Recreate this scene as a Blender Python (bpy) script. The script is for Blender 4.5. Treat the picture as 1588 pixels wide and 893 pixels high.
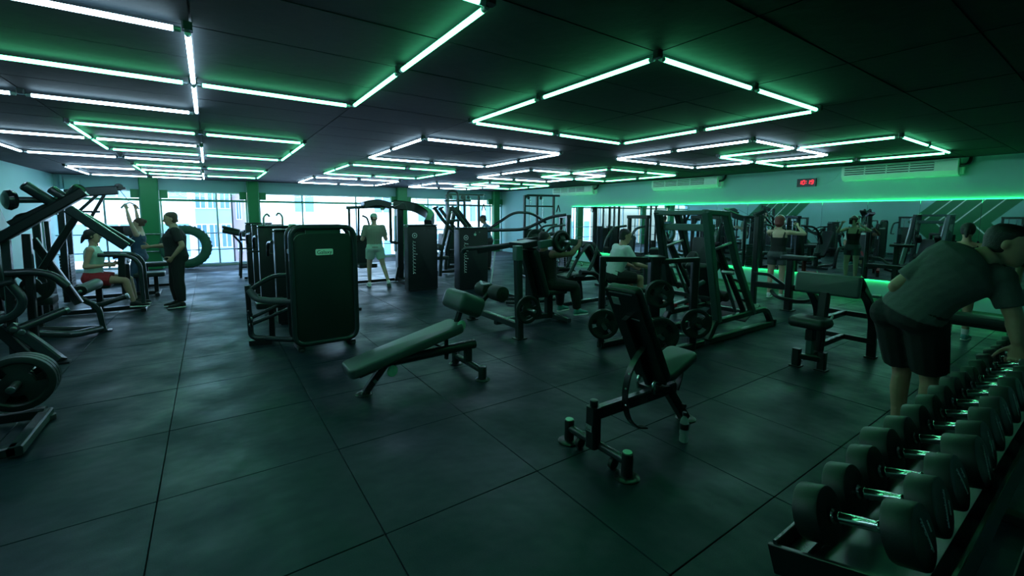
import bpy, bmesh, math, random
from mathutils import Vector, Matrix, Euler
random.seed(7)
for o in list(bpy.data.objects):
    bpy.data.objects.remove(o)
SC = bpy.context.scene
COL = SC.collection
V3 = Vector
PI = math.pi

# ---------------------------------------------------------------- camera
cam_d = bpy.data.cameras.new('camera')
cam = bpy.data.objects.new('camera', cam_d)
COL.objects.link(cam)
SC.camera = cam
cam_d.sensor_fit = 'HORIZONTAL'
cam_d.sensor_width = 36.0
cam_d.lens = 36.0 * 676.87 / 1588.0
cam_d.shift_y = -43.5 / 1588.0
cam_d.clip_start = 0.05
cam_d.clip_end = 300
PITCH, YAW, ROLL = math.radians(5.862), math.radians(34.712), math.radians(0.239)
_F = V3((math.sin(YAW) * math.cos(PITCH), math.cos(YAW) * math.cos(PITCH), -math.sin(PITCH)))
_R = V3((math.cos(YAW), -math.sin(YAW), 0))
_U = _R.cross(_F)
_R2 = _R * math.cos(ROLL) + _U * math.sin(ROLL)
_U2 = -_R * math.sin(ROLL) + _U * math.cos(ROLL)
_m = Matrix((_R2, _U2, -_F)).transposed().to_4x4()
_m.translation = V3((0, 0, 1.65))
cam.matrix_world = _m

# ---------------------------------------------------------------- sky, sun, exposure
world = bpy.data.worlds.new('World')
SC.world = world
world.use_nodes = True
_nt = world.node_tree
_bg = _nt.nodes['Background']
_sky = _nt.nodes.new('ShaderNodeTexSky')
_sky.sky_type = 'NISHITA'
_sky.sun_disc = False
_sky.sun_elevation = math.radians(48)
_sky.sun_rotation = math.radians(200)
_sky.dust_density = 2.5
_nt.links.new(_sky.outputs[0], _bg.inputs[0])
_bg.inputs[1].default_value = 1.3
sun_d = bpy.data.lights.new('sun', 'SUN')
sun_d.energy = 5.0
sun_d.angle = math.radians(2)
sun_d.color = (1.0, 0.97, 0.92)
sun = bpy.data.objects.new('sun', sun_d)
COL.objects.link(sun)
sun.rotation_euler = (math.radians(52), 0, math.radians(-25))
SC.view_settings.view_transform = 'Standard'
SC.view_settings.look = 'None'
SC.view_settings.gamma = 1
SC.view_settings.use_curve_mapping = False
SC.view_settings.exposure = 0.30
LED_WHITE, LED_GREEN = 18.5, 13.5

# ---------------------------------------------------------------- materials
MATS = {}
def mat(name, col, rough=0.5, metal=0.0, spec=0.5, var=0.0, vscale=8.0, bump=0.0, bscale=60.0, coat=0.0, rvar=0.0, tint=None):
    m = bpy.data.materials.new(name)
    m.use_nodes = True
    nt = m.node_tree
    b = nt.nodes['Principled BSDF']
    b.inputs['Base Color'].default_value = (*col, 1)
    b.inputs['Roughness'].default_value = rough
    b.inputs['Metallic'].default_value = metal
    b.inputs['Specular IOR Level'].default_value = spec
    b.inputs['Coat Weight'].default_value = coat
    if tint: b.inputs['Specular Tint'].default_value = (*tint, 1)
    tc = None
    if var or bump or rvar:
        tc = nt.nodes.new('ShaderNodeTexCoord')
    if var or rvar:
        n = nt.nodes.new('ShaderNodeTexNoise')
        n.inputs['Scale'].default_value = vscale
        n.inputs['Detail'].default_value = 5
        nt.links.new(tc.outputs['Object'], n.inputs['Vector'])
        if var:
            r = nt.nodes.new('ShaderNodeMix')
            r.data_type = 'RGBA'
            r.inputs[6].default_value = (*[c * (1 - var) for c in col], 1)
            r.inputs[7].default_value = (*[min(1, c * (1 + var)) for c in col], 1)
            nt.links.new(n.outputs['Fac'], r.inputs[0])
            nt.links.new(r.outputs[2], b.inputs['Base Color'])
        if rvar:
            q = nt.nodes.new('ShaderNodeMapRange')
            q.inputs['From Min'].default_value = 0.3
            q.inputs['From Max'].default_value = 0.7
            q.inputs['To Min'].default_value = rough - rvar
            q.inputs['To Max'].default_value = rough + rvar
            nt.links.new(n.outputs['Fac'], q.inputs['Value'])
            nt.links.new(q.outputs['Result'], b.inputs['Roughness'])
    if bump:
        n2 = nt.nodes.new('ShaderNodeTexNoise')
        n2.inputs['Scale'].default_value = bscale
        n2.inputs['Detail'].default_value = 4
        nt.links.new(tc.outputs['Object'], n2.inputs['Vector'])
        bp = nt.nodes.new('ShaderNodeBump')
        bp.inputs['Strength'].default_value = bump
        bp.inputs['Distance'].default_value = 0.02
        nt.links.new(n2.outputs['Fac'], bp.inputs['Height'])
        nt.links.new(bp.outputs['Normal'], b.inputs['Normal'])
    MATS[name] = m
    return m
def emit(name, col, s):
    m = bpy.data.materials.new(name)
    m.use_nodes = True
    nt = m.node_tree
    nt.nodes.remove(nt.nodes['Principled BSDF'])
    e = nt.nodes.new('ShaderNodeEmission')
    e.inputs[0].default_value = (*col, 1)
    e.inputs[1].default_value = s
    nt.links.new(e.outputs[0], nt.nodes['Material Output'].inputs[0])
    MATS[name] = m
def world_noise(m, specs):
    """floor mats: broad undulation + fine granulate, in world space so that no two mats repeat"""
    nt = m.node_tree
    b = nt.nodes['Principled BSDF']
    g = nt.nodes.new('ShaderNodeNewGeometry')
    prev = None
    for sc, st, dist in specs:
        n = nt.nodes.new('ShaderNodeTexNoise')
        n.inputs['Scale'].default_value = sc
        n.inputs['Detail'].default_value = 3
        nt.links.new(g.outputs['Position'], n.inputs['Vector'])
        bp = nt.nodes.new('ShaderNodeBump')
        bp.inputs['Strength'].default_value = st
        bp.inputs['Distance'].default_value = dist
        nt.links.new(n.outputs['Fac'], bp.inputs['Height'])
        if prev:
            nt.links.new(prev.outputs['Normal'], bp.inputs['Normal'])
        prev = bp
    nt.links.new(prev.outputs['Normal'], b.inputs['Normal'])
    n = nt.nodes.new('ShaderNodeTexNoise')
    n.inputs['Scale'].default_value = 1.7
    n.inputs['Detail'].default_value = 6
    nt.links.new(g.outputs['Position'], n.inputs['Vector'])
    q = nt.nodes.new('ShaderNodeMapRange')
    q.inputs['From Min'].default_value = 0.35
    q.inputs['From Max'].default_value = 0.68
    q.inputs['To Min'].default_value = 0.36
    q.inputs['To Max'].default_value = 0.62
    nt.links.new(n.outputs['Fac'], q.inputs['Value'])
    nt.links.new(q.outputs['Result'], b.inputs['Roughness'])
    n3 = nt.nodes.new('ShaderNodeTexNoise')
    n3.inputs['Scale'].default_value = 220
    nt.links.new(g.outputs['Position'], n3.inputs['Vector'])
    r = nt.nodes.new('ShaderNodeValToRGB')
    c = b.inputs['Base Color'].default_value
    r.color_ramp.elements[0].position = 0.45
    r.color_ramp.elements[0].color = (c[0], c[1], c[2], 1)
    r.color_ramp.elements[1].position = 0.78
    r.color_ramp.elements[1].color = (c[0] * 2.2, c[1] * 2.2, c[2] * 2.2, 1)
    nt.links.new(n3.outputs['Fac'], r.inputs[0])
    nt.links.new(r.outputs[0], b.inputs['Base Color'])

world_noise(mat('floor_rubber', (0.0029, 0.0102, 0.0155), 0.5, spec=0.40, tint=(0.55, 0.92, 1.0)), [(1.9, 0.55, 0.05), (260, 0.15, 0.004)])
mat('floor_joint', (0.008, 0.011, 0.011), 0.8)
mat('ceiling_black', (0.0042, 0.0074, 0.0098), 0.75, spec=0.2, var=0.25, vscale=1.5, bump=0.15, bscale=9)
mat('ceiling_bar', (0.007, 0.008, 0.009), 0.6)
mat('wall_paint', (0.27, 0.52, 0.50), 0.6, var=0.05, vscale=2, bump=0.05, bscale=120)
mat('header_paint', (0.25, 0.45, 0.48), 0.6, var=0.05, vscale=2)
mat('column_green', (0.015, 0.22, 0.075), 0.5, var=0.15, vscale=3)
mat('mural_green', (0.012, 0.16, 0.065), 0.5, var=0.15, vscale=3)
mat('mural_white', (0.75, 0.82, 0.80), 0.5)
mat('trim_green', (0.05, 0.34, 0.20), 0.5)
mat('frame_alu', (0.42, 0.50, 0.52), 0.4, metal=0.6)
mat('frame_black', (0.008, 0.012, 0.014), 0.28, spec=0.6, var=0.08, vscale=6)
mat('frame_grey', (0.020, 0.031, 0.036), 0.27, spec=0.65, var=0.08, vscale=6)
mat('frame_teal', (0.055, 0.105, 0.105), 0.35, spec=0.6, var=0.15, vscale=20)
mat('frame_red', (0.28, 0.012, 0.014), 0.35, spec=0.5, var=0.1)
mat('shroud', (0.007, 0.011, 0.013), 0.42, spec=0.5, var=0.15, vscale=4, bump=0.04, bscale=300)
mat('panel_green_black', (0.008, 0.017, 0.016), 0.45, spec=0.5, var=0.15, vscale=3, bump=0.03, bscale=300)
mat('vinyl', (0.014, 0.023, 0.025), 0.40, spec=0.5, var=0.15, vscale=15, bump=0.06, bscale=240)
mat('vinyl_grey', (0.068, 0.086, 0.092), 0.36, spec=0.5, var=0.12, vscale=15, bump=0.06, bscale=240)
mat('foam', (0.020, 0.024, 0.025), 0.55, spec=0.4, bump=0.08, bscale=300)
mat('rubber', (0.014, 0.021, 0.022), 0.45, spec=0.5, var=0.2, vscale=18, bump=0.06, bscale=200)
mat('iron', (0.013, 0.019, 0.021), 0.42, spec=0.5, var=0.25, vscale=25, bump=0.05, bscale=150)
mat('chrome', (0.72, 0.76, 0.76), 0.16, metal=1.0, var=0.1, vscale=40)
mat('steel', (0.42, 0.47, 0.47), 0.28, metal=1.0, var=0.1, vscale=40)
mat('white_plastic', (0.74, 0.82, 0.78), 0.45, var=0.04)
mat('ac_dark', (0.02, 0.05, 0.04), 0.5)
mat('badge_mint', (0.75, 1.0, 0.86), 0.45)
mat('badge_silver', (0.35, 0.42, 0.42), 0.35, metal=0.5)
mat('logo_green', (0.22, 0.55, 0.32), 0.45)
mat('logo_grey', (0.68, 0.78, 0.74), 0.45)
mat('black_ink', (0.006, 0.010, 0.009), 0.5)
mat('mint_plastic', (0.42, 0.72, 0.56), 0.4)
mat('screen', (0.012, 0.014, 0.016), 0.12)
mat('tyre_green', (0.012, 0.085, 0.05), 0.6, var=0.2, vscale=10, bump=0.2, bscale=40)
mat('clock_black', (0.005, 0.006, 0.006), 0.3)
mat('outside_white', (0.80, 0.86, 0.90), 0.7, var=0.06, vscale=0.4)
mat('outside_blue', (0.32, 0.52, 0.68), 0.5, var=0.12, vscale=0.3)
mat('outside_glass', (0.10, 0.22, 0.34), 0.12, var=0.3, vscale=0.5)
mat('outside_brick', (0.50, 0.36, 0.33), 0.8, var=0.1, vscale=2)
mat('outside_ground', (0.45, 0.49, 0.52), 0.9, var=0.15, vscale=0.5)
mat('outside_leaf', (0.06, 0.16, 0.10), 0.8, var=0.4, vscale=2)
mat('concrete', (0.50, 0.55, 0.56), 0.8, var=0.08, vscale=2)
emit('led_white', (0.52, 0.80, 1.0), LED_WHITE)
emit('led_green', (0.11, 1.0, 0.42), LED_GREEN)
emit('strip_green', (0.03, 1.0, 0.22), 40.0)
emit('clock_red', (1.0, 0.03, 0.05), 1.6)
# skin, hair and cloth
mat('skin_tan', (0.42, 0.25, 0.17), 0.5, var=0.10, vscale=14)
mat('skin_light', (0.55, 0.36, 0.27), 0.5, var=0.10, vscale=14)
mat('skin_dark', (0.23, 0.13, 0.085), 0.5, var=0.10, vscale=14)
mat('lips', (0.30, 0.13, 0.11), 0.5)
mat('eye_dark', (0.02, 0.014, 0.012), 0.2)
mat('hair_black', (0.010, 0.009, 0.010), 0.55, var=0.3, vscale=60, bump=0.3, bscale=160)
mat('hair_brown', (0.055, 0.028, 0.018), 0.55, var=0.3, vscale=60, bump=0.3, bscale=160)
mat('hair_red', (0.12, 0.022, 0.020), 0.5, var=0.3, vscale=60, bump=0.3, bscale=160)
mat('cloth_black', (0.012, 0.013, 0.014), 0.85, var=0.15, vscale=30, bump=0.25, bscale=18)
mat('cloth_charcoal', (0.085, 0.098, 0.095), 0.85, var=0.15, vscale=30, bump=0.35, bscale=16)
mat('cloth_white', (0.62, 0.70, 0.70), 0.85, var=0.06, vscale=30, bump=0.35, bscale=16)
mat('cloth_mint', (0.44, 0.60, 0.53), 0.85, var=0.06, vscale=30, bump=0.35, bscale=16)
mat('cloth_olive', (0.24, 0.26, 0.21), 0.85, var=0.08, vscale=30, bump=0.35, bscale=16)
mat('cloth_red', (0.42, 0.018, 0.030), 0.8, var=0.08, vscale=30, bump=0.3, bscale=16)
mat('cloth_navy', (0.025, 0.060, 0.115), 0.8, var=0.08, vscale=30, bump=0.25, bscale=16)
mat('cloth_grey', (0.055, 0.066, 0.072), 0.85, var=0.1, vscale=30, bump=0.25, bscale=16)
mat('cloth_blue', (0.10, 0.19, 0.30), 0.85, var=0.1, vscale=30, bump=0.3, bscale=16)
mat('shoe_white', (0.66, 0.72, 0.70), 0.6)
mat('shoe_black', (0.012, 0.012, 0.013), 0.6)
mat('shoe_teal', (0.06, 0.26, 0.25), 0.6)
mat('sole_white', (0.72, 0.80, 0.74), 0.6)
def glassy(name, tint, refl):
    m = bpy.data.materials.new(name)
    m.use_nodes = True
    nt = m.node_tree
    nt.nodes.remove(nt.nodes['Principled BSDF'])
    t = nt.nodes.new('ShaderNodeBsdfTransparent')
    t.inputs[0].default_value = (*tint, 1)
    g = nt.nodes.new('ShaderNodeBsdfGlossy')
    g.inputs['Roughness'].default_value = 0.02
    mx = nt.nodes.new('ShaderNodeMixShader')
    mx.inputs[0].default_value = refl
    nt.links.new(t.outputs[0], mx.inputs[1])
    nt.links.new(g.outputs[0], mx.inputs[2])
    nt.links.new(mx.outputs[0], nt.nodes['Material Output'].inputs[0])
    MATS[name] = m
glassy('window_glass', (0.76, 0.91, 1.0), 0.05)
glassy('bottle_clear', (0.82, 0.92, 0.92), 0.30)
_nb = MATS['bottle_clear'].node_tree
_df = _nb.nodes.new('ShaderNodeBsdfDiffuse')
_df.inputs[0].default_value = (0.75, 0.88, 0.85, 1)
_mx = _nb.nodes.new('ShaderNodeMixShader')
_mx.inputs[0].default_value = 0.28
_nb.links.new(_nb.nodes['Material Output'].inputs[0].links[0].from_socket, _mx.inputs[1])
_nb.links.new(_df.outputs[0], _mx.inputs[2])
_nb.links.new(_mx.outputs[0], _nb.nodes['Material Output'].inputs[0])
mat('mirror_silver', (0.62, 0.72, 0.72), 0.015, metal=1.0)

# ---------------------------------------------------------------- geometry helpers
def mesh_obj(name, me, m, parent=None):
    o = bpy.data.objects.new(name, me)
    COL.objects.link(o)
    if m and not me.materials:
        me.materials.append(MATS[m])
    if parent is not None:
        o.parent = parent
    return o
def mk_mesh(name, vs, fs, smooth=False):
    me = bpy.data.meshes.new(name)
    me.from_pydata([tuple(v) for v in vs], [], fs)
    bm = bmesh.new()
    bm.from_mesh(me)
    bmesh.ops.recalc_face_normals(bm, faces=bm.faces)
    bm.to_mesh(me)
    bm.free()
    if smooth:
        auto_smooth(me)
    me.update()
    return me
def auto_smooth(me, ang=0.7):
    bm = bmesh.new()
    bm.from_mesh(me)
    for f in bm.faces:
        f.smooth = True
    for e in bm.edges:
        if len(e.link_faces) == 2:
            e.smooth = e.calc_face_angle(0) < ang
    bm.to_mesh(me)
    bm.free()
def rot_to(z):
    """matrix whose third column is z"""
    z = V3(z).normalized()
    a = V3((0, 0, 1)) if abs(z.z) < 0.95 else V3((1, 0, 0))
    x = a.cross(z).normalized()
    y = z.cross(x)
    return Matrix((x, y, z)).transposed()
def fillet(pts, r, n=5):
    pts = [V3(p) for p in pts]
    if r <= 0 or len(pts) < 3:
        return pts
    out = [pts[0]]
    for i in range(1, len(pts) - 1):
        a, b, c = pts[i - 1], pts[i], pts[i + 1]
        u, v = (a - b), (c - b)
        k = min(r, u.length * 0.48, v.length * 0.48)
        p0, p1 = b + u.normalized() * k, b + v.normalized() * k
        for j in range(n + 1):
            t = j / n
            out.append(p0 * (1 - t) ** 2 + b * 2 * t * (1 - t) + p1 * t * t)
    out.append(pts[-1])
    return out
def sweep(pts, sec, up=None, closed=False):
    """sweep a closed 2-D section along a polyline"""
    n = len(pts)
    vs, fs = [], []
    m = len(sec)
    prev = None
    for i, p in enumerate(pts):
        if closed:
            t = (pts[(i + 1) % n] - pts[i - 1]).normalized()
        elif i == 0:
            t = (pts[1] - p).normalized()
        elif i == n - 1:
            t = (p - pts[i - 1]).normalized()
        else:
            t = ((pts[i + 1] - p).normalized() + (p - pts[i - 1]).normalized()).normalized()
        if up is not None:
            s = t.cross(V3(up))
            if s.length < 1e-3:
                s = t.cross(V3((0, 1, 0.01)))
            s.normalize()
        elif prev is None:
            a = V3((0, 0, 1)) if abs(t.z) < 0.9 else V3((1, 0, 0))
            s = t.cross(a).normalized()
        else:
            s = (prev - t * prev.dot(t)).normalized()
        prev = s
        w = s.cross(t)
        for x, y in sec:
            vs.append(p + s * x + w * y)
    cnt = n if closed else n - 1
    for i in range(cnt):
        for j in range(m):
            a, b = i * m + j, i * m + (j + 1) % m
            c, d = ((i + 1) % n) * m + (j + 1) % m, ((i + 1) % n) * m + j
            fs.append((a, b, c, d))
    if not closed:
        fs.append(tuple(range(m))[::-1])
        fs.append(tuple((n - 1) * m + j for j in range(m)))
    return vs, fs
def rect_sec(w, h, c=None):
    c = min(w, h) * 0.14 if c is None else c
    a, b = w / 2, h / 2
    return [(a - c, -b), (a, -b + c), (a, b - c), (a - c, b), (-a + c, b), (-a, b - c), (-a, -b + c), (-a + c, -b)]
def circ_sec(r, n=10):
    return [(r * math.cos(2 * PI * k / n), r * math.sin(2 * PI * k / n)) for k in range(n)]
def lathe(prof, n=24):
    """prof: list of (radius, z); closed with end caps"""
    vs, fs = [], []
    for r, z in prof:
        for k in range(n):
            a = 2 * PI * k / n
            vs.append(V3((r * math.cos(a), r * math.sin(a), z)))
    for i in range(len(prof) - 1):
        for k in range(n):
            fs.append((i * n + k, i * n + (k + 1) % n, (i + 1) * n + (k + 1) % n, (i + 1) * n + k))
    fs.append(tuple(range(n))[::-1])
    fs.append(tuple((len(prof) - 1) * n + k for k in range(n)))
    return vs, fs
def rounded_prism(sx, sy, sz, r, bev, n=4):
    """slab with rounded outline in x-y and soft upper and lower edges (an upholstered pad)"""
    vs, fs = [], []
    def outline(inset):
        a, b = sx / 2 - inset, sy / 2 - inset
        q = max(0.001, min(r, min(a, b) * 0.98 + inset) - inset)
        o = []
        for cx, cy, a0 in ((a - q, b - q, 0), (-a + q, b - q, PI / 2), (-a + q, -b + q, PI), (a - q, -b + q, 1.5 * PI)):
            for k in range(n + 1):
                t = a0 + PI / 2 * k / n
                o.append((cx + q * math.cos(t), cy + q * math.sin(t)))
        return o
    rings = []
    h = sz / 2
    for k in range(4):
        t = PI / 2 * k / 3
        rings.append((bev * (1 - math.sin(t)), -h + bev * (1 - math.cos(t))))
    for k in range(4):
        t = PI / 2 * k / 3
        rings.append((bev * (1 - math.cos(t)), h - bev * (1 - math.sin(t))))
    m = 4 * (n + 1)
    for ins, z in rings:
        for x, y in outline(ins):
            vs.append(V3((x, y, z)))
    for i in range(len(rings) - 1):
        for j in range(m):
            fs.append((i * m + j, i * m + (j + 1) % m, (i + 1) * m + (j + 1) % m, (i + 1) * m + j))
    fs.append(tuple(range(m))[::-1])
    fs.append(tuple((len(rings) - 1) * m + j for j in range(m)))
    return vs, fs
def box_vf(sx, sy, sz, c=0.0):
    return sweep([V3((0, 0, -sz / 2)), V3((0, 0, sz / 2))], rect_sec(sy, sx, c) if c else [(sy / 2, -sx / 2), (sy / 2, sx / 2), (-sy / 2, sx / 2), (-sy / 2, -sx / 2)], up=(1, 0, 0))
def frame_of(x=None, y=None, z=None):
    """rotation matrix from two given axes (third by cross product)"""
    if x is not None and y is not None:
        x = V3(x).normalized(); z = x.cross(V3(y)).normalized(); y = z.cross(x)
    elif x is not None and z is not None:
        x = V3(x).normalized(); y = V3(z).cross(x).normalized(); z = x.cross(y)
    else:
        y = V3(y).normalized(); x = y.cross(V3(z)).normalized(); z = x.cross(y)
    return Matrix((x, y, z)).transposed()
def tag(o, label=None, cat=None, group=None, kind=None):
    if label: o['label'] = label
    if cat: o['category'] = cat
    if group: o['group'] = group
    if kind: o['kind'] = kind
    return o

class Thing:
    """an Empty at a thing's base; every method adds one part as one mesh (coordinates in world space when w=True)"""
    def __init__(s, name, label, cat, loc=(0, 0, 0), rz=0.0, group=None, w=False, kind=None):
        s.o = bpy.data.objects.new(name, None)
        COL.objects.link(s.o)
        s.o.location = loc
        s.o.rotation_euler = (0, 0, rz)
        s.o.empty_display_size = 0.1
        tag(s.o, label, cat, group, kind)
        s.off = V3(loc) if w else V3((0, 0, 0))
        s.m = 'frame_black'
    def add(s, name, vs, fs, m=None, par=None, label=None, smooth=True):
        me = mk_mesh(name, vs, fs, smooth)
        o = mesh_obj(name, me, m or s.m, par or s.o)
        if label: o['label'] = label
        return o
    def P(s, pts):
        return [V3(p) - s.off for p in pts]
    def beam(s, name, pts, w, h, m=None, up=(0, 0, 1), r=0.0, **k):
        vs, fs = sweep(fillet(s.P(pts), r), rect_sec(w, h), up)
        return s.add(name, vs, fs, m, **k)
    def tube(s, name, pts, rad, m=None, r=0.08, n=10, **k):
        vs, fs = sweep(fillet(s.P(pts), r), circ_sec(rad, n))
        return s.add(name, vs, fs, m, **k)
    def cyl(s, name, p0, p1, rad, m=None, bev=0.0, n=18, **k):
        p0, p1 = s.P([p0, p1])
        L = (p1 - p0).length
        b = min(bev, rad * 0.5, L * 0.4)
        prof = [(rad, 0), (rad, L)] if b <= 0 else [(rad - b, 0), (rad - b * .3, b * .3), (rad, b), (rad, L - b), (rad - b * .3, L - b * .3), (rad - b, L)]
        vs, fs = lathe(prof, n)
        M = rot_to(p1 - p0)
        return s.add(name, [M @ v + p0 for v in vs], fs, m, **k)
    def turned(s, name, p, axis, prof, m=None, n=24, **k):
        p = s.P([p])[0]
        vs, fs = lathe(prof, n)
        M = rot_to(axis)
        return s.add(name, [M @ v + p for v in vs], fs, m, **k)
    def box(s, name, c, size, m=None, R=None, cham=0.004, **k):
        c = s.P([c])[0]
        vs, fs = box_vf(*size, c=cham)
        R = R or Matrix.Identity(3)
        return s.add(name, [R @ v + c for v in vs], fs, m, smooth=False, **k)
    def pad(s, name, c, size, m='vinyl', R=None, r=0.04, bev=0.018, **k):
        c = s.P([c])[0]
        vs, fs = rounded_prism(*size, r=r, bev=min(bev, size[2] * 0.48))
        R = R or Matrix.Identity(3)
        return s.add(name, [R @ v + c for v in vs], fs, m, **k)
def rotm(ax, deg):
    return Matrix.Rotation(math.radians(deg), 3, ax)
def text_mesh(txt, size, depth=0.002, shear=0.0, spacing=1.0):
    cu = bpy.data.curves.new('txt', 'FONT')
    cu.body = txt
    cu.size = size
    cu.extrude = depth
    cu.shear = shear
    cu.space_character = spacing
    cu.align_x = 'CENTER'
    cu.align_y = 'CENTER'
    to = bpy.data.objects.new('txt', cu)
    COL.objects.link(to)
    dg = bpy.context.evaluated_depsgraph_get()
    me = bpy.data.meshes.new_from_object(to.evaluated_get(dg))
    bpy.data.objects.remove(to)
    return me
def text_part(par, name, txt, size, loc, R, m, **k):
    me = text_mesh(txt, size, **k)
    me.materials.clear()
    o = mesh_obj(name, me, m, par)
    o.matrix_local = Matrix.Translation(V3(loc)) @ R.to_4x4()
    return o
def script_line(th, name, p, along, across, length, hgt, m, seed, rad=0.0022, par=None):
    """an illegible handwritten line: one continuous looping stroke"""
    rnd = random.Random(seed)
    along, across = V3(along).normalized(), V3(across).normalized()
    pts = []
    x = 0.0
    while x < length:
        st = hgt * rnd.uniform(0.45, 0.8)
        a = hgt * rnd.choice((0.45, 0.5, 0.9, 0.55))
        for dx, dy in ((0, 0), (0.35, 0.5), (0.6, 1.0), (0.35, 0.95), (0.3, 0.3), (0.6, 0.0)):
            pts.append(V3(p) + along * (x + dx * st) + across * (dy * a - hgt * .4))
        x += st
    vs, fs = sweep(pts, circ_sec(rad, 5))
    return th.add(name, vs, fs, m, par=par)
PLATE_MESH = {}
def plate_mesh(R, th):
    key = (round(R, 3), round(th, 3))
    if key in PLATE_MESH: return PLATE_MESH[key]
    # rim, recessed web with three grip slots, raised hub with a bore
    n = 36
    h = th / 2
    vs, fs = [], []
    rr = [0.028, 0.055, R * 0.45, R * 0.74, R * 0.80, R - 0.006, R]
    top = [h, h, h * 0.55, h * 0.55, h, h, h * 0.8]
    hole = set()
    for s3 in range(3):
        for k in range(5):
            hole.add((s3 * 12 + k) % n)
    for side in (1, -1):
        for i, q in enumerate(rr):
            for k in range(n):
                a = 2 * PI * k / n
                vs.append(V3((q * math.cos(a), q * math.sin(a), side * top[i])))
    L = len(rr)
    for side in (0, 1):
        o = side * L * n
        for i in range(L - 1):
            for k in range(n):
                if i == 2 and k in hole: continue
                fs.append((o + i * n + k, o + i * n + (k + 1) % n, o + (i + 1) * n + (k + 1) % n, o + (i + 1) * n + k))
    for k in range(n):
        for i in (0, L - 1):
            fs.append((i * n + k, i * n + (k + 1) % n, L * n + i * n + (k + 1) % n, L * n + i * n + k))
        if k in hole:
            for i in (2, 3):
                fs.append((i * n + k, i * n + (k + 1) % n, L * n + i * n + (k + 1) % n, L * n + i * n + k))
            for kk, nb in ((k, (k - 1) % n), ((k + 1) % n, (k + 1) % n)):
                if nb not in hole:
                    fs.append((2 * n + kk, 3 * n + kk, L * n + 3 * n + kk, L * n + 2 * n + kk))
    PLATE_MESH[key] = mk_mesh('weight_plate', vs, fs, True)
    return PLATE_MESH[key]
def plate(c, axis, R, th, label, spin=0.0, m='iron'):
    me = plate_mesh(R, th)
    o = mesh_obj('weight_plate', me, m)
    M = rot_to(axis) @ Matrix.Rotation(spin, 3, 'Z')
    o.matrix_world = Matrix.Translation(V3(c)) @ M.to_4x4()
    tag(o, label, 'weight plate', 'weight plates')
    return o
# ================================================================ the room
XL, XR, YW, YB, ZC = -3.42, 11.2, 17.0, -2.6, 2.71
def struct(name, vs, fs, m, parent=None, loc=(0, 0, 0)):
    o = mesh_obj(name, mk_mesh(name, vs, fs), m, parent)
    o.location = loc
    if parent is None: o['kind'] = 'structure'
    return o
def bxs(name, a, b, m, parent=None, c=0.0):
    a, b = V3(a), V3(b)
    vs, fs = box_vf(*(b - a), c=c)
    return struct(name, [v + (a + b) / 2 for v in vs], fs, m, parent)
# floor: sub-floor slab + 1 m rubber mats
floor = bxs('floor', (XL - 0.2, YB - 0.2, -0.25), (XR + 0.2, YW + 0.25, -0.022), 'floor_joint')
PITCHM = 0.9985
vs, fs = rounded_prism(PITCHM - 0.005, PITCHM - 0.005, 0.022, 0.004, 0.003, n=1)
tile_me = mk_mesh('floor_tile', vs, fs)
tile_me.materials.append(MATS['floor_rubber'])
x0, y0 = -0.333 - 3 * PITCHM, 0.108 - 2 * PITCHM
rnd = random.Random(3)
tcut = {}
for i in range(-1, 14):
    for j in range(-1, 17):
        xa, xb = max(XL, x0 + i * PITCHM), min(XR, x0 + (i + 1) * PITCHM)
        ya, yb = max(YB, y0 + j * PITCHM), min(YW, y0 + (j + 1) * PITCHM)
        if xb - xa < 0.05 or yb - ya < 0.05: continue
        if xb - xa > PITCHM - 0.01 and yb - ya > PITCHM - 0.01:
            me = tile_me
        else:
            key = (round(xb - xa, 3), round(yb - ya, 3))
            if key not in tcut:
                v2, f2 = rounded_prism(key[0] - 0.007, key[1] - 0.007, 0.022, 0.004, 0.003, n=1)
                tcut[key] = mk_mesh('floor_tile', v2, f2)
                tcut[key].materials.append(MATS['floor_rubber'])
            me = tcut[key]
        t = mesh_obj('floor_tile', me, None, floor)
        t.location = ((xa + xb) / 2, (ya + yb) / 2, -0.011 + rnd.uniform(-0.0012, 0.0))
        t.rotation_euler = (rnd.uniform(-.0003, .0003), rnd.uniform(-.0003, .0003), rnd.uniform(-.0015, .0015))
# ceiling: dark slab + panels 1.25 x 0.637 with open joints
ceiling = bxs('ceiling', (XL - 0.2, YB - 0.2, ZC + 0.015), (XR + 0.2, YW + 0.25, ZC + 0.2), 'ceiling_bar')
PX, PY = 1.25, 0.6375
vs, fs = box_vf(PX - 0.012, PY - 0.010, 0.012, c=0.0)
pan_me = mk_mesh('ceiling_panel', vs, fs)
pan_me.materials.append(MATS['ceiling_black'])
far_v, far_f = [], []
i0 = -3
for i in range(i0, 9):
    for j in range(-4, 26):
        xa, xb = max(XL, -0.025 + i * PX), min(XR, -0.025 + (i + 1) * PX)
        ya, yb = max(YB, 1.27 + j * PY), min(YW, 1.27 + (j + 1) * PY)
        if xb - xa < 0.05 or yb - ya < 0.05: continue
        full = xb - xa > PX - 0.01 and yb - ya > PY - 0.01
        if j < 17 and j > -3 and full:
            t = mesh_obj('ceiling_panel', pan_me, None, ceiling)
            t.location = ((xa + xb) / 2, (ya + yb) / 2, ZC + 0.008)
            t.rotation_euler = (rnd.uniform(-.003, .003), rnd.uniform(-.002, .002), 0)
        else:
            v2, f2 = box_vf(xb - xa - 0.012, yb - ya - 0.010, 0.012)
            k = len(far_v)
            far_v += [v + V3(((xa + xb) / 2, (ya + yb) / 2, ZC + 0.008)) for v in v2]
            far_f += [tuple(q + k for q in f) for f in f2]
t = mesh_obj('ceiling_panels_far', mk_mesh('ceiling_panels_far', far_v, far_f), 'ceiling_black', ceiling)
t['kind'] = 'stuff'
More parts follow.
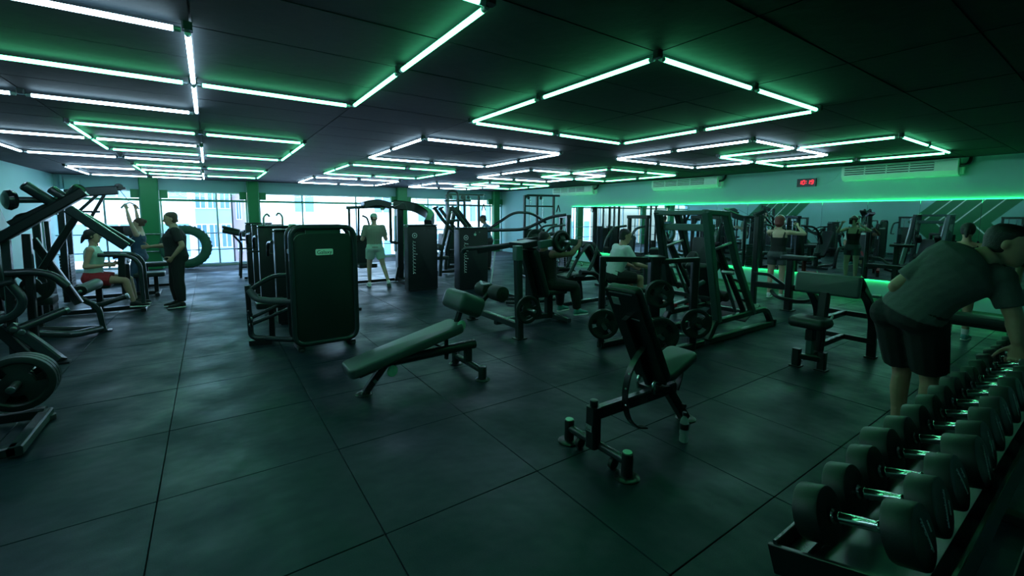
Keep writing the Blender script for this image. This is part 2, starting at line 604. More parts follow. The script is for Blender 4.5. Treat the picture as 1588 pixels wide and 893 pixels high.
# walls
wl = bxs('wall_left', (XL - 0.2, YB, -0.022), (XL, YW + 0.25, ZC + 0.02), 'wall_paint')
wr = bxs('wall_right', (XR, YB, -0.022), (XR + 0.2, YW + 0.25, ZC + 0.02), 'wall_paint')
bxs('wall_back', (XL - 0.2, YB - 0.2, -0.022), (XR + 0.2, YB, ZC + 0.02), 'wall_paint')
# painted chevron on the left wall (seen in the mirror)
mural = Thing('wall_mural', 'green chevron mural with white stripes painted on the long wall', 'mural', (XL + 0.003, 4.2, 1.2), w=True)
def quad_slab(th, name, pts, m, x0, t=0.004):
    v = [V3((x0, p[0], p[1])) for p in pts] + [V3((x0 + t, p[0], p[1])) for p in pts]
    n = len(pts)
    f = [tuple(range(n)), tuple(range(n, 2 * n))] + [(k, (k + 1) % n, n + (k + 1) % n, n + k) for k in range(n)]
    th.add(name, [q - th.off for q in v], f, m, smooth=False)
for dy in (0.0, 7.3):
    quad_slab(mural, 'chevron_panel', [(2.4 + dy, 2.69), (4.85 + dy, 2.69), (6.05 + dy, 1.42), (4.85 + dy, 0.15), (2.4 + dy, 0.15), (3.5 + dy, 1.42)], 'mural_green', XL + 0.002)
    for k, yy in enumerate((2.95, 3.5, 4.05, 4.45)):
        e = 0.0 if k < 3 else 0.1
        quad_slab(mural, 'white_stripe', [(yy + dy, 2.6), (yy + dy + 0.035, 2.6), (yy + dy + 1.06, 1.42 + e), (yy + dy + 1.02, 1.40 + e)], 'mural_white', XL + 0.007)
        if k in (0, 2):
            quad_slab(mural, 'white_stripe', [(yy + dy + 1.02, 1.36), (yy + dy + 1.06, 1.34), (yy + dy + 0.30, 0.5), (yy + dy + 0.26, 0.52)], 'mural_white', XL + 0.007)
# window wall
bxs('wall_front', (XL, YW, 2.35), (XR, YW + 0.22, ZC + 0.02), 'header_paint')
bxs('trim_1', (XL, YW - 0.02, -0.022), (XR, YW + 0.22, 0.05), 'concrete')
bxs('trim_2', (XL, YW + 0.04, 2.03), (XR, YW + 0.12, 2.10), 'trim_green')
cols = [(-1.63, -1.19), (1.08, 1.42), (6.15, 6.55), (10.62, 10.95)]
for k, (a, b) in enumerate(cols):
    c = Thing('column', ['green painted column beside the leaning tyre', 'green painted column behind the row of weight stack machines', 'green painted column behind the overhead arm machine', 'green painted column in the corner by the mirror wall'][k], 'column', ((a + b) / 2, YW - 0.12, 0), w=True)
    c.beam('shaft', [((a + b) / 2, YW - 0.12, 0), ((a + b) / 2, YW - 0.12, ZC)], b - a, 0.24, 'column_green', up=(0, 1, 0))
    for s in (-1, 1):
        xx = (a - 0.11) if s < 0 else (b + 0.11)
        c.box('bracket', (xx, YW - 0.02, 2.24), (0.2, 0.16, 0.24), 'column_green')
edges = [XL, cols[0][0], cols[0][1], cols[1][0], cols[1][1], cols[2][0], cols[2][1], cols[3][0], cols[3][1], XR]
mull = [[-2.45], [0.24], [2.76, 4.62], [7.55, 9.0], []]
wn = 0
for k in range(5):
    a, b = edges[2 * k], edges[2 * k + 1]
    if b - a < 0.1: continue
    wn += 1
    w = Thing('window_%d' % wn, None, None, ((a + b) / 2, YW + 0.08, 0), w=True, kind='structure')
    for z in (0.05, 2.33):
        w.beam('window_frame', [(a, YW + 0.08, z), (b, YW + 0.08, z)], 0.06, 0.05, 'frame_alu')
    xs = [a + 0.02] + mull[k] + [b - 0.02]
    for x in xs:
        w.beam('mullion', [(x, YW + 0.08, 0.05), (x, YW + 0.08, 2.33)], 0.05, 0.06, 'frame_alu', up=(0, 1, 0))
    for x1, x2 in zip(xs[:-1], xs[1:]):
        for z1, z2 in ((0.06, 2.03), (2.10, 2.31)):
            w.box('pane', ((x1 + x2) / 2, YW + 0.085, (z1 + z2) / 2), (x2 - x1 - 0.04, 0.008, z2 - z1), 'window_glass', cham=0)
rail = Thing('guard_rail', 'two slim horizontal guard rails running along the windows', 'rail', (3.8, YW - 0.28, 0), w=True)
for z in (0.53, 1.05):
    rail.tube('rail_tube', [(XL, YW - 0.28, z), (XR - 0.3, YW - 0.28, z)], 0.017, 'steel')
for x in (-3.2, -0.3, 2.0, 3.8, 5.4, 7.4, 9.4):
    rail.tube('rail_post', [(x, YW - 0.28, 0), (x, YW - 0.28, 1.05)], 0.017, 'steel')
jb = Thing('junction_box', 'pale box on the header beside the left wall corner', 'junction box', (-3.05, YW - 0.06, 2.36), w=True)
jb.box('cover', (-3.05, YW - 0.06, 2.42), (0.3, 0.12, 0.28), 'wall_paint', cham=0.01)
jb.box('conduit', (-3.26, YW - 0.05, 2.5), (0.06, 0.06, 0.40), 'header_paint', cham=0.01)
# mirror wall
mir = Thing('wall_mirror', 'long frameless mirror along the wall with green light above and below', 'mirror', (XR - 0.03, 5.9, 0.36), w=True)
my = [-1.6 + 0.8125 * k for k in range(18)]
for a, b in zip(my[:-1], my[1:]):
    mir.box('mirror_pane', (XR - 0.03, (a + b) / 2, 1.16), (0.006, b - a - 0.004, 1.60), 'mirror_silver', cham=0)
mir.box('backing_board', (XR - 0.020, (my[0] + my[-1]) / 2, 1.16), (0.012, my[-1] - my[0] - 0.05, 1.46), 'frame_black', cham=0)
for z, lb in ((1.945, 'thin green light strip along the top edge of the mirror'), (0.375, 'thin green light strip along the bottom edge of the mirror')):
    st = Thing('light_strip', lb, 'light strip', (XR - 0.015, 5.9, z), w=True)
    st.box('channel', (XR - 0.023, (my[0] + my[-1]) / 2, z), (0.006, my[-1] - my[0], 0.014), 'frame_alu', cham=0)
    st.box('diffuser', (XR - 0.014, (my[0] + my[-1]) / 2, z), (0.010, my[-1] - my[0], 0.012), 'strip_green', cham=0)
# ------------------------------------------------ light tubes on the ceiling: squares of eight 1.2 m tubes
ZT = 2.664
S = 2.45
SQ = [(2.44, 1.88, 'g', 'green light square nearest the middle of the room, second of the long diagonal row'),
      (2.43, 5.61, 'w', 'white light square behind the nearest full green square'),
      (2.44, 9.36, 'g', 'green light square between two white squares near the windows'),
      (2.44, 13.13, 'w', 'white light square right in front of the windows, in the middle row'),
      (6.10, 3.10, 'w', 'white light square overlapping the green one beside the wall clock'),
      (7.31, 1.86, 'g', 'green light square ending at the nearest air conditioner'),
      (6.07, 8.02, 'w', 'white light square overlapping the green one near the middle air conditioner'),
      (7.34, 6.84, 'g', 'green light square beside the middle air conditioner'),
      (6.11, 13.10, 'w', 'white light square in the far corner in front of the windows'),
      (7.32, 11.82, 'g', 'green light square in the far corner beside the farthest air conditioner'),
      (-1.27, 1.90, 'g', 'green light square cut by the top edge, nearest on the left side'),
      (-1.25, 6.98, 'g', 'green light square in the middle of the left side row'),
      (-2.49, 3.13, 'w', 'white light square nearest the left wall'),
      (-2.48, 8.23, 'w', 'white light square in the middle of the left wall row'),
      (-1.24, 12.07, 'g', 'green light square far back on the left before the windows'),
      (-2.50, 13.34, 'w', 'white light square in the left corner before the windows')]
TL = 1.165
tv, tf = lathe([(0.006, -TL / 2 + .03), (0.0145, -TL / 2 + .034), (0.0145, TL / 2 - .034), (0.006, TL / 2 - .03)], 12)
tube_me = {c: mk_mesh('light_tube', tv, tf, True) for c in 'gw'}
tube_me['g'].materials.append(MATS['led_green'])
tube_me['w'].materials.append(MATS['led_white'])
cv, cf = lathe([(0.012, 0), (0.0155, 0.002), (0.0155, 0.034), (0.010, 0.036)], 12)
cap_me = mk_mesh('end_cap', cv, cf, True)
cap_me.materials.append(MATS['frame_alu'])
kv, kf = box_vf(0.05, 0.05, 0.045, c=0.008)
con_me = mk_mesh('connector', kv, kf)
con_me.materials.append(MATS['frame_grey'])
for x, y, c, lb in SQ:
    t = Thing('square_light', lb, 'ceiling light', (x + S / 2, y + S / 2, ZC), group='ceiling light squares')
    h = S / 2
    for a in range(4):
        ang = a * PI / 2
        d = V3((math.cos(ang), math.sin(ang), 0))
        nrm = V3((-d.y, d.x, 0))
        for q in (-1, 1):
            mid = nrm * (-h) + d * (q * h / 2) + V3((0, 0, ZT - ZC))
            o = mesh_obj('light_tube', tube_me[c], None, t.o)
            o.matrix_local = Matrix.Translation(mid) @ rot_to(d).to_4x4()
            for e in (-1, 1):
                k = mesh_obj('end_cap', cap_me, None, o)
                k.matrix_local = Matrix.Translation(V3((0, 0, e * (TL / 2 - 0.034)))) @ (Matrix.Identity(4) if e > 0 else Matrix.Rotation(PI, 4, 'X'))
        for p in (nrm * (-h), nrm * (-h) + d * h):
            k = mesh_obj('connector', con_me, None, t.o)
            k.matrix_local = Matrix.Translation(p + V3((0, 0, ZT - ZC + 0.022)))
            k.rotation_euler = (0, 0, ang)
# ------------------------------------------------ air conditioners, clock
for ya, yb, lb in ((1.97, 3.71, 'long wall air conditioner nearest the camera, right of the red clock'), (6.45, 8.5, 'wall air conditioner in the middle, left of the red clock'), (11.0, 13.1, 'farthest wall air conditioner near the window corner')):
    ym = (ya + yb) / 2
    a = Thing('air_conditioner', lb, 'air conditioner', (XR, ym, 2.38), w=True, group='wall air conditioners')
    L = yb - ya
    prof = [(0.0, 2.69), (-0.20, 2.69), (-0.235, 2.66), (-0.235, 2.48), (-0.16, 2.40), (0.0, 2.385)]
    v = [V3((XR + px - 0.001, ya, pz)) - a.off for px, pz in prof] + [V3((XR + px - 0.001, yb, pz)) - a.off for px, pz in prof]
    n = len(prof)
    f = [tuple(range(n)), tuple(range(n, 2 * n))] + [(k, (k + 1) % n, n + (k + 1) % n, n + k) for k in range(n)]
    a.add('housing', v, f, 'white_plastic', smooth=False)
    g0, g1 = ya + L * 0.18, yb - L * 0.03
    a.box('grille_recess', (XR - 0.236, (g0 + g1) / 2, 2.575), (0.006, g1 - g0, 0.15), 'ac_dark', cham=0)
    for z in (2.53, 2.575, 2.62):
        a.box('louvre', (XR - 0.242, (g0 + g1) / 2, z), (0.016, g1 - g0, 0.022), 'white_plastic', R=rotm('Y', 25), cham=0.003)
    for k in range(1, 4):
        a.box('grille_bar', (XR - 0.243, g0 + (g1 - g0) * k / 4, 2.575), (0.014, 0.018, 0.15), 'white_plastic', cham=0)
    a.tube('pipe', [(XR - 0.12, ya + 0.02, 2.56), (XR - 0.12, ya - 0.10, 2.57), (XR - 0.06, ya - 0.12, 2.64), (XR - 0.03, ya - 0.12, 2.71)], 0.028, 'frame_black', r=0.05)
    a.box('end_mount', (XR - 0.06, ya - 0.03, 2.50), (0.11, 0.05, 0.16), 'white_plastic')
ck = Thing('digital_clock', 'small black wall clock with red digits above the mirror', 'clock', (XR, 4.435, 2.32), w=True)
ck.box('case', (XR - 0.021, 4.435, 2.408), (0.04, 0.39, 0.18), 'clock_black', cham=0.006)
SEG = {'0': 'abcdef', '1': 'bc', '9': 'abcdfg', '2': 'abdeg'}
def digit(ch, yc, zc, w, h):
    pos = {'a': ((0, h), (1, 0)), 'g': ((0, 0), (1, 0)), 'd': ((0, -h), (1, 0)), 'f': ((-w, h / 2), (0, 1)), 'b': ((w, h / 2), (0, 1)), 'e': ((-w, -h / 2), (0, 1)), 'c': ((w, -h / 2), (0, 1))}
    for sgm in SEG[ch]:
        (dx, dz), (hx, hz) = pos[sgm]
        ck.box('digit_segment', (XR - 0.043, yc - dx - dz * 0.12, zc + dz), (0.006, (w * 1.7 if hx else 0.017), (h * 0.82 if hz else 0.017)), 'clock_red', cham=0)
for ch, off in (('1', 0.128), ('0', 0.054), ('1', -0.046), ('9', -0.118)):
    digit(ch, 4.435 + off, 2.415, 0.022, 0.042)
for dz in (-0.02, 0.025):
    ck.box('colon_dot', (XR - 0.043, 4.435, 2.415 + dz), (0.006, 0.014, 0.014), 'clock_red', cham=0)
ck.tube('cable', [(XR - 0.006, 4.25, 2.34), (XR - 0.006, 4.05, 2.35), (XR - 0.006, 3.9, 2.45), (XR - 0.006, 3.78, 2.66)], 0.005, 'wall_paint', r=0.1, n=6)
# ------------------------------------------------ outside
bxs('ground', (-60, 20.5, -5.2), (90, 120, -5.0), 'outside_ground')
bxs('trim_3', (XL - 0.5, YW + 0.22, -0.35), (XR + 0.5, YW + 1.5, -0.05), 'concrete')
def building(name, label, x0, x1, y, z0, z1, dep, wall, rows, colsn, gl='outside_glass', band=None, mg=0.12):
    b = Thing(name, label, 'building', ((x0 + x1) / 2, y, z0), w=True)
    b.box('facade', ((x0 + x1) / 2, y + dep / 2, (z0 + z1) / 2), (x1 - x0, dep, z1 - z0), wall, cham=0)
    cw, rh = (x1 - x0) / colsn, (z1 - z0) / rows
    for i in range(colsn):
        for j in range(rows):
            cx, cz = x0 + cw * (i + .5), z0 + rh * (j + .5)
            f = b.box('window_frame', (cx, y - 0.02, cz), (cw * (1 - mg), 0.10, rh * 0.62), 'outside_white', cham=0)
            b.box('pane', (cx, y - 0.075, cz), (cw * (1 - mg) - 0.16, 0.03, rh * 0.62 - 0.16), gl, par=f, cham=0)
            b.box('glazing_bar', (cx, y - 0.10, cz), (0.07, 0.04, rh * 0.62 - 0.16), 'outside_white', par=f, cham=0)
    if band:
        for j in range(rows + 1):
            b.box('floor_slab', ((x0 + x1) / 2, y - 0.25, z0 + rh * j), (x1 - x0 + 0.2, 0.7, 0.22), band, cham=0)
    return b
building('office_block', 'white office block with blue window rows beyond the leaning tyre', -9.5, -0.75, 32, -5, 12, 6, 'outside_white', 5, 4)
building('glass_tower', 'pale blue glazed tower seen right of the leaning tyre', -0.9, 1.6, 44, -5, 24, 5, 'outside_blue', 9, 3, mg=0.05)
building('brick_block', 'narrow reddish brick building beside the glazed tower', 1.8, 2.7, 46, -5, 9, 5, 'outside_brick', 5, 1, mg=0.5)
building('white_hall', 'plain bright white hall seen through the middle windows', 3.0, 14.8, 36, -5, 12, 6, 'outside_white', 3, 2, mg=0.75)
building('apartment_block', 'apartment block with rows of blue windows seen through the right windows', 15.6, 30, 38, -5, 14, 7, 'outside_white', 7, 8, band='outside_white')
building('low_annex', 'low pale blue annex below the apartment block', 12.5, 26, 30, -5, -0.4, 4, 'outside_blue', 1, 6)
# ================================================================ benches, rack and other things near the camera
def disc_foot(t, x, y, r=0.07, m='frame_grey'):
    return t.turned('foot', (x, y, 0), (0, 0, 1), [(r, 0), (r, 0.006), (r * 0.8, 0.016), (r * 0.5, 0.018)], m, n=18)
def bolt(t, p, ax, r=0.016, m='steel', par=None):
    return t.turned('bolt', p, ax, [(r, 0), (r, 0.006), (r * 0.6, 0.012)], m, n=10, par=par)
# ---- decline bench
t = Thing('decline_bench', 'decline sit-up bench with long sloping grey pad and foam ankle rollers', 'bench', (1.6, 3.96, 0), w=True)
t.m = 'frame_grey'
Yc = 3.96
ax = V3((1.10, 0, 0.262)).normalized()
R = frame_of(x=ax, y=(0, 1, 0))
t.pad('back_pad', (1.50, Yc, 0.385), (1.16, 0.33, 0.09), 'vinyl_grey', R, r=0.06, bev=0.022)
t.beam('pad_rail', [(1.08, Yc, 0.235), (1.98, Yc, 0.450)], 0.10, 0.03)
kp = t.pad('knee_pad', (2.13, Yc, 0.745), (0.30, 0.42, 0.21), 'vinyl_grey', rotm('Y', 24), r=0.05, bev=0.06)
t.beam('knee_pad_post', [(2.02, Yc, 0.47), (2.10, Yc, 0.68)], 0.05, 0.05, up=(0, 1, 0))
t.beam('roller_arm', [(2.16, Yc, 0.66), (2.32, Yc, 0.70), (2.46, Yc, 0.83)], 0.045, 0.045, 'frame_black', up=(0, 1, 0), r=0.05)
for s in (-1, 1):
    rl = t.cyl('foam_roller', (2.47, Yc + s * 0.045, 0.83), (2.47, Yc + s * 0.235, 0.83), 0.084, 'foam', bev=0.015)
    t.cyl('roller_cap', (2.47, Yc + s * 0.235, 0.83), (2.47, Yc + s * 0.245, 0.83), 0.026, 'frame_grey', par=rl)
t.tube('pull_handle', [(2.40, Yc - 0.10, 0.93), (2.36, Yc, 0.91), (2.40, Yc + 0.10, 0.93)], 0.013, 'steel', r=0.03)
t.tube('spine_tube', [(1.29, Yc, 0.265), (2.26, Yc, 0.285)], 0.05)
t.beam('front_leg', [(1.34, Yc, 0.30), (1.10, Yc, 0.02)], 0.065, 0.065, up=(0, 1, 0))
disc_foot(t, 1.085, Yc, 0.075)
t.beam('rear_post', [(2.18, Yc, 0.27), (2.18, Yc, 0.11)], 0.075, 0.075, up=(0, 1, 0))
t.tube('rear_crossbar', [(2.18, 3.67, 0.095), (2.18, 4.24, 0.095)], 0.034)
for y in (3.66, 4.24):
    t.cyl('rear_foot_post', (2.18, y, 0.0), (2.18, y, 0.14), 0.042, bev=0.006)
    disc_foot(t, 2.18, y, 0.075)
t.beam('ladder_post', [(1.93, Yc, 0.50), (1.93, Yc, 0.18)], 0.045, 0.03, 'frame_black', up=(1, 0, 0))
for k in range(4):
    bolt(t, (1.93, Yc - 0.024, 0.30 + k * 0.045), (0, -1, 0), 0.008)
t.tube('strut', [(1.72, Yc, 0.40), (1.90, Yc, 0.30)], 0.012)
t.box('grip_block', (1.12, Yc, 0.215), (0.15, 0.05, 0.06), 'frame_black', R)
for p in ((1.33, Yc - 0.075, 0.20), (2.045, Yc - 0.10, 0.535)):
    k = t.turned('adjust_knob', p, (0.2, -1, 0), [(0.046, 0), (0.054, 0.006), (0.054, 0.016), (0.044, 0.022)], 'mint_plastic', n=20, label='pale mint round knob')
t.box('badge', (1.185, Yc - 0.036, 0.115), (0.03, 0.004, 0.035), 'badge_silver', rotm('Y', -40), cham=0)
# ---- incline bench
t = Thing('incline_bench', 'adjustable incline bench seen from behind with upright black back pad', 'bench', (2.5, 2.0, 0), w=True)
t.m = 'frame_black'
Yc = 2.0
t.tube('rear_crossbar', [(2.09, 1.74, 0.105), (2.09, 2.26, 0.105)], 0.03, 'frame_grey')
for y in (1.73, 2.27):
    t.cyl('rear_foot_post', (2.09, y, 0.0), (2.09, y, 0.165), 0.036, 'frame_black', bev=0.004)
    t.cyl('post_cap', (2.09, y, 0.165), (2.09, y, 0.172), 0.030, 'mint_plastic', bev=0.003)
    disc_foot(t, 2.09, y, 0.082, 'frame_black')
    w = t.cyl('transport_wheel', (2.09, y + (0.10 if y < 2 else -0.10), 0.04), (2.09, y + (0.13 if y < 2 else -0.13), 0.04), 0.04, 'rubber', bev=0.006)
    t.beam('wheel_bracket', [(2.09, y + (0.115 if y < 2 else -0.115), 0.04), (2.09, y + (0.115 if y < 2 else -0.115), 0.10)], 0.02, 0.03, up=(0, 1, 0))
t.beam('rear_upright', [(2.06, Yc, 0.09), (2.06, Yc, 0.375)], 0.085, 0.075, up=(1, 0, 0))
t.cyl('upright_plug', (2.06, Yc, 0.375), (2.06, Yc, 0.42), 0.028, bev=0.005)
t.box('badge', (2.016, Yc, 0.235), (0.004, 0.055, 0.045), 'badge_silver', cham=0)
script_line(t, 'badge_lettering', V3((2.0135, Yc + 0.02, 0.23)) - t.off, (0, -1, 0), (0, 0, 1), 0.036, 0.018, 'black_ink', 5, rad=0.0016)
t.beam('spine_beam', [(2.06, Yc, 0.325), (2.93, Yc, 0.315)], 0.065, 0.085, 'frame_grey')
t.beam('front_leg', [(2.86, Yc, 0.31), (3.10, Yc, 0.02)], 0.075, 0.075, up=(0, 1, 0))
disc_foot(t, 3.12, Yc, 0.08, 'frame_black')
t.tube('front_handle', [(3.0, Yc - 0.07, 0.16), (3.0, Yc + 0.07, 0.16)], 0.016)
bt, bb = V3((2.285, Yc, 1.155)), V3((2.665, Yc, 0.43))
u = (bt - bb).normalized()
nrm = V3((0, 1, 0)).cross(u).normalized()      # towards the user
if nrm.x < 0: nrm = -nrm
R = frame_of(x=u, y=(0, 1, 0))
t.pad('back_pad', (bt + bb) / 2 + nrm * 0.03, (0.82, 0.29, 0.065), 'vinyl', R, r=0.045, bev=0.02)
t.box('back_plate', (bt + bb) / 2 - nrm * 0.010, (0.80, 0.27, 0.012), 'frame_black', R)
t.beam('back_channel', [bb - nrm * 0.035, bt - nrm * 0.035 - u * 0.22], 0.06, 0.045, 'frame_black', up=(0, 1, 0))
t.box('badge', bt - u * 0.10 + V3((0, 0.06, 0)) - nrm * 0.019, (0.06, 0.065, 0.004), 'badge_silver', R, cham=0)
t.box('plate_screw_bar', bt - u * 0.24 + V3((0, -0.045, 0)) - nrm * 0.018, (0.010, 0.10, 0.004), 'steel', R, cham=0)
t.box('plate_screw_bar', bt - u * 0.03 - nrm * 0.018, (0.008, 0.20, 0.004), 'steel', R, cham=0)
t.beam('adjust_arc', [(2.49, Yc - .05, 0.72), (2.35, Yc - .05, 0.60), (2.30, Yc - .05, 0.42), (2.34, Yc - .05, 0.24), (2.44, Yc - .05, 0.14), (2.54, Yc - .05, 0.115)], 0.012, 0.05, 'frame_black', up=(0, 1, 0), r=0.12)
for q in ((2.335, 0.56), (2.305, 0.46), (2.312, 0.34), (2.36, 0.215)):
    bolt(t, (q[0], Yc - 0.055, q[1]), (0, -1, 0), 0.007)
sx = V3((0.33, 0, 0.115)).normalized()
R = frame_of(x=sx, y=(0, 1, 0))
t.pad('seat_pad', (2.885, Yc, 0.515), (0.38, 0.27, 0.065), 'vinyl_grey', R, r=0.06, bev=0.022)
t.beam('seat_rail', [(2.70, Yc, 0.40), (3.02, Yc, 0.51)], 0.10, 0.03)
t.beam('seat_arc', [(3.02, Yc, 0.49), (3.03, Yc, 0.40), (2.97, Yc, 0.28)], 0.012, 0.045, 'frame_black', up=(0, 1, 0), r=0.08)
t.box('hinge_block', (2.70, Yc, 0.365), (0.16, 0.16, 0.035), 'frame_black')
for dy in (-0.07, 0.07):
    t.tube('chrome_latch', [(2.60, Yc + dy, 0.36), (2.585, Yc + dy, 0.42), (2.61, Yc + dy, 0.455), (2.645, Yc + dy, 0.44)], 0.013, 'chrome', r=0.03)
# ---- water bottle
t = Thing('water_bottle', 'clear plastic water bottle standing on the floor by the incline bench', 'bottle', (2.78, 1.79, 0))
t.turned('bottle_body', (0, 0, 0), (0, 0, 1), [(0.024, 0.0), (0.031, 0.006), (0.032, 0.03), (0.030, 0.05), (0.032, 0.07), (0.032, 0.145), (0.026, 0.172), (0.014, 0.192), (0.013, 0.205)], 'bottle_clear', n=20)
t.turned('cap', (0, 0, 0.203), (0, 0, 1), [(0.016, 0), (0.016, 0.02), (0.013, 0.024)], 'frame_black', n=16)
t.turned('label_band', (0, 0, 0.10), (0, 0, 1), [(0.0322, 0), (0.0328, 0.001), (0.0328, 0.042), (0.0322, 0.043)], 'frame_black', n=20)
# ---- preacher curl bench
t = Thing('preacher_bench', 'black preacher curl bench with wide arm pad near the dumbbell rack', 'bench', (5.8, 1.97, 0), w=True)
t.m = 'frame_black'
Yc = 1.98
cp = t.pad('chest_pad', (5.70, Yc, 0.885), (0.235, 0.63, 0.075), 'vinyl_grey', frame_of(x=(0.14, 0, 1), y=(0, 1, 0)), r=0.03, bev=0.025)
aa = V3((0.33, 0, -0.25)).normalized()
t.pad('arm_pad', (5.90, Yc, 0.865), (0.40, 0.63, 0.06), 'vinyl', frame_of(x=aa, y=(0, 1, 0)), r=0.03, bev=0.02)
for y in (1.70, 2.26):
    t.beam('side_leg', [(5.80, y, 0.87), (6.08, y, 0.70), (6.28, y, 0.48), (6.32, y, 0.01)], 0.06, 0.085, up=(0, 1, 0), r=0.10)
    t.box('foot', (6.32, y, 0.008), (0.14, 0.10, 0.016), 'frame_black')
    bolt(t, (6.08, y - 0.032, 0.70), (0, -1, 0))
t.cyl('pivot_bolt', (6.12, 1.60, 0.76), (6.12, 1.68, 0.76), 0.02, 'steel', bev=0.004)
t.beam('main_post', [(5.58, Yc, 0.11), (5.66, Yc, 0.80)], 0.10, 0.09, up=(0, 1, 0))
for z in (0.49, 0.20):
    t.beam('side_crossbar', [(6.29, 1.70, z), (6.29, 2.26, z)], 0.05, 0.06)
    t.beam('spine_bar', [(5.60, Yc, z), (6.29, Yc, z)], 0.055, 0.06, 'frame_grey')
t.pad('seat', (5.33, Yc, 0.505), (0.30, 0.36, 0.115), 'vinyl', r=0.05, bev=0.05)
t.beam('seat_post', [(5.36, Yc, 0.10), (5.36, Yc, 0.46)], 0.065, 0.065, 'frame_teal', up=(0, 1, 0))  # teal light on the tube is put into its colour
t.beam('seat_sleeve', [(5.36, Yc, 0.30), (5.36, Yc, 0.42)], 0.085, 0.085, up=(0, 1, 0))
t.beam('base_rail', [(5.33, Yc, 0.12), (5.60, Yc, 0.12)], 0.06, 0.06)
t.beam('front_crossbar', [(5.33, 1.86, 0.12), (5.28, 2.06, 0.12)], 0.06, 0.06)
for x, y in ((5.345, 1.85), (5.275, 2.07)):
    t.beam('front_foot_post', [(x, y, 0.0), (x, y, 0.20)], 0.075, 0.075, up=(1, 0, 0))
    t.box('foot', (x, y, 0.006), (0.11, 0.11, 0.012), 'frame_black')
t.tube('adjust_lever', [(5.52, Yc - 0.08, 0.46), (5.56, Yc - 0.11, 0.52), (5.60, Yc - 0.11, 0.56)], 0.012, 'steel', r=0.03)
# ---- dumbbell rack
DX0, DDX, NDB = 1.462, 0.2015, 20
AXD = V3((0, -0.20, 0.062)).normalized()
DC = V3((0, 0.385, 0.80))
UPD = V3((0, -AXD.z, AXD.y)) * -1
if UPD.z < 0: UPD = -UPD
t = Thing('dumbbell_rack', 'long black dumbbell rack with sloping tray in the right foreground', 'rack', (3.4, 0.38, 0), w=True)
xa, xb = 1.34, DX0 + DDX * NDB
for s, nm in ((-1, 'front_rail'), (1, 'back_rail')):
    c = DC + AXD * (s * 0.155) - UPD * 0.108
    t.beam(nm, [(xa, c.y, c.z), (xb, c.y, c.z)], 0.055, 0.02, 'frame_grey', up=UPD)
    c2 = DC + AXD * (s * 0.19) - UPD * 0.085
    t.beam('rail_lip', [(xa, c2.y, c2.z), (xb, c2.y, c2.z)], 0.012, 0.05, 'frame_grey', up=UPD)
c = DC - UPD * 0.135
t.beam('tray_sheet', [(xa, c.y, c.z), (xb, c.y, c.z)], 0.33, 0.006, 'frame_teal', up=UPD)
for x in (xa, xb):
    t.beam('end_plate', [V3((x, 0, 0)) + DC + AXD * -0.21 - UPD * 0.115, V3((x, 0, 0)) + DC + AXD * 0.21 - UPD * 0.115], 0.016, 0.085, 'frame_black', up=UPD)
for x in (1.55, 3.5, 5.35):
    t.beam('upright', [(x, 0.50, 0.03), (x, 0.42, 0.615)], 0.07, 0.05, 'frame_black', up=(1, 0, 0))
    t.beam('rear_brace', [(x, 0.08, 0.03), (x, 0.32, 0.63)], 0.07, 0.05, 'frame_black', up=(1, 0, 0))
    t.beam('base_foot', [(x, -0.02, 0.03), (x, 0.60, 0.03)], 0.08, 0.05, 'frame_black')
t.beam('lower_rail', [(1.5, 0.14, 0.28), (5.4, 0.14, 0.28)], 0.06, 0.04, 'frame_black')
t.beam('lower_rail', [(1.5, 0.44, 0.22), (5.4, 0.44, 0.22)], 0.06, 0.04, 'frame_black')
# ---- dumbbells
def dumbbell_parts(R, hl):
    g = 0.072
    pr = [(R * 0.5, 0), (R - 0.008, 0), (R - 0.002, 0.002), (R, 0.008), (R, hl - 0.008), (R - 0.002, hl - 0.002), (R - 0.008, hl), (R * 0.5, hl)]
    hv, hf = lathe(pr, 26)
    me_h = mk_mesh('head', hv, hf, True)
    me_h.materials.append(MATS['rubber'])
    L = g * 2
    pr2 = [(0.021, 0), (0.021, 0.008), (0.0145, 0.012), (0.0150, 0.022), (0.0165, 0.024), (0.0165, 0.027), (0.0150, 0.029), (0.0160, L * .5), (0.0150, L - 0.029), (0.0165, L - 0.027), (0.0165, L - 0.024), (0.0150, L - 0.022), (0.0145, L - 0.012), (0.021, L - 0.008), (0.021, L)]
    gv, gf = lathe([(a, b - L / 2) for a, b in pr2], 16)
    me_g = mk_mesh('handle', gv, gf, True)
    me_g.materials.append(MATS['chrome'])
    return me_h, me_g, g, hl
ORD = ['first', 'second', 'third', 'fourth', 'fifth', 'sixth', 'seventh', 'eighth', 'ninth', 'tenth', 'eleventh', 'twelfth', 'thirteenth', 'fourteenth', 'fifteenth', 'sixteenth', 'seventeenth', 'eighteenth', 'nineteenth', 'twentieth']
cache = {}
sizes = [(0.081, 0.070), (0.081, 0.066), (0.081, 0.066), (0.084, 0.088), (0.081, 0.070), (0.080, 0.066), (0.079, 0.064), (0.078, 0.064), (0.078, 0.062), (0.072, 0.060)] + [(0.066, 0.056)] * 4 + [(0.060, 0.052)] * 6
MD = frame_of(z=AXD, y=UPD) if False else Matrix((UPD.cross(AXD).normalized(), UPD.normalized(), AXD)).transposed()
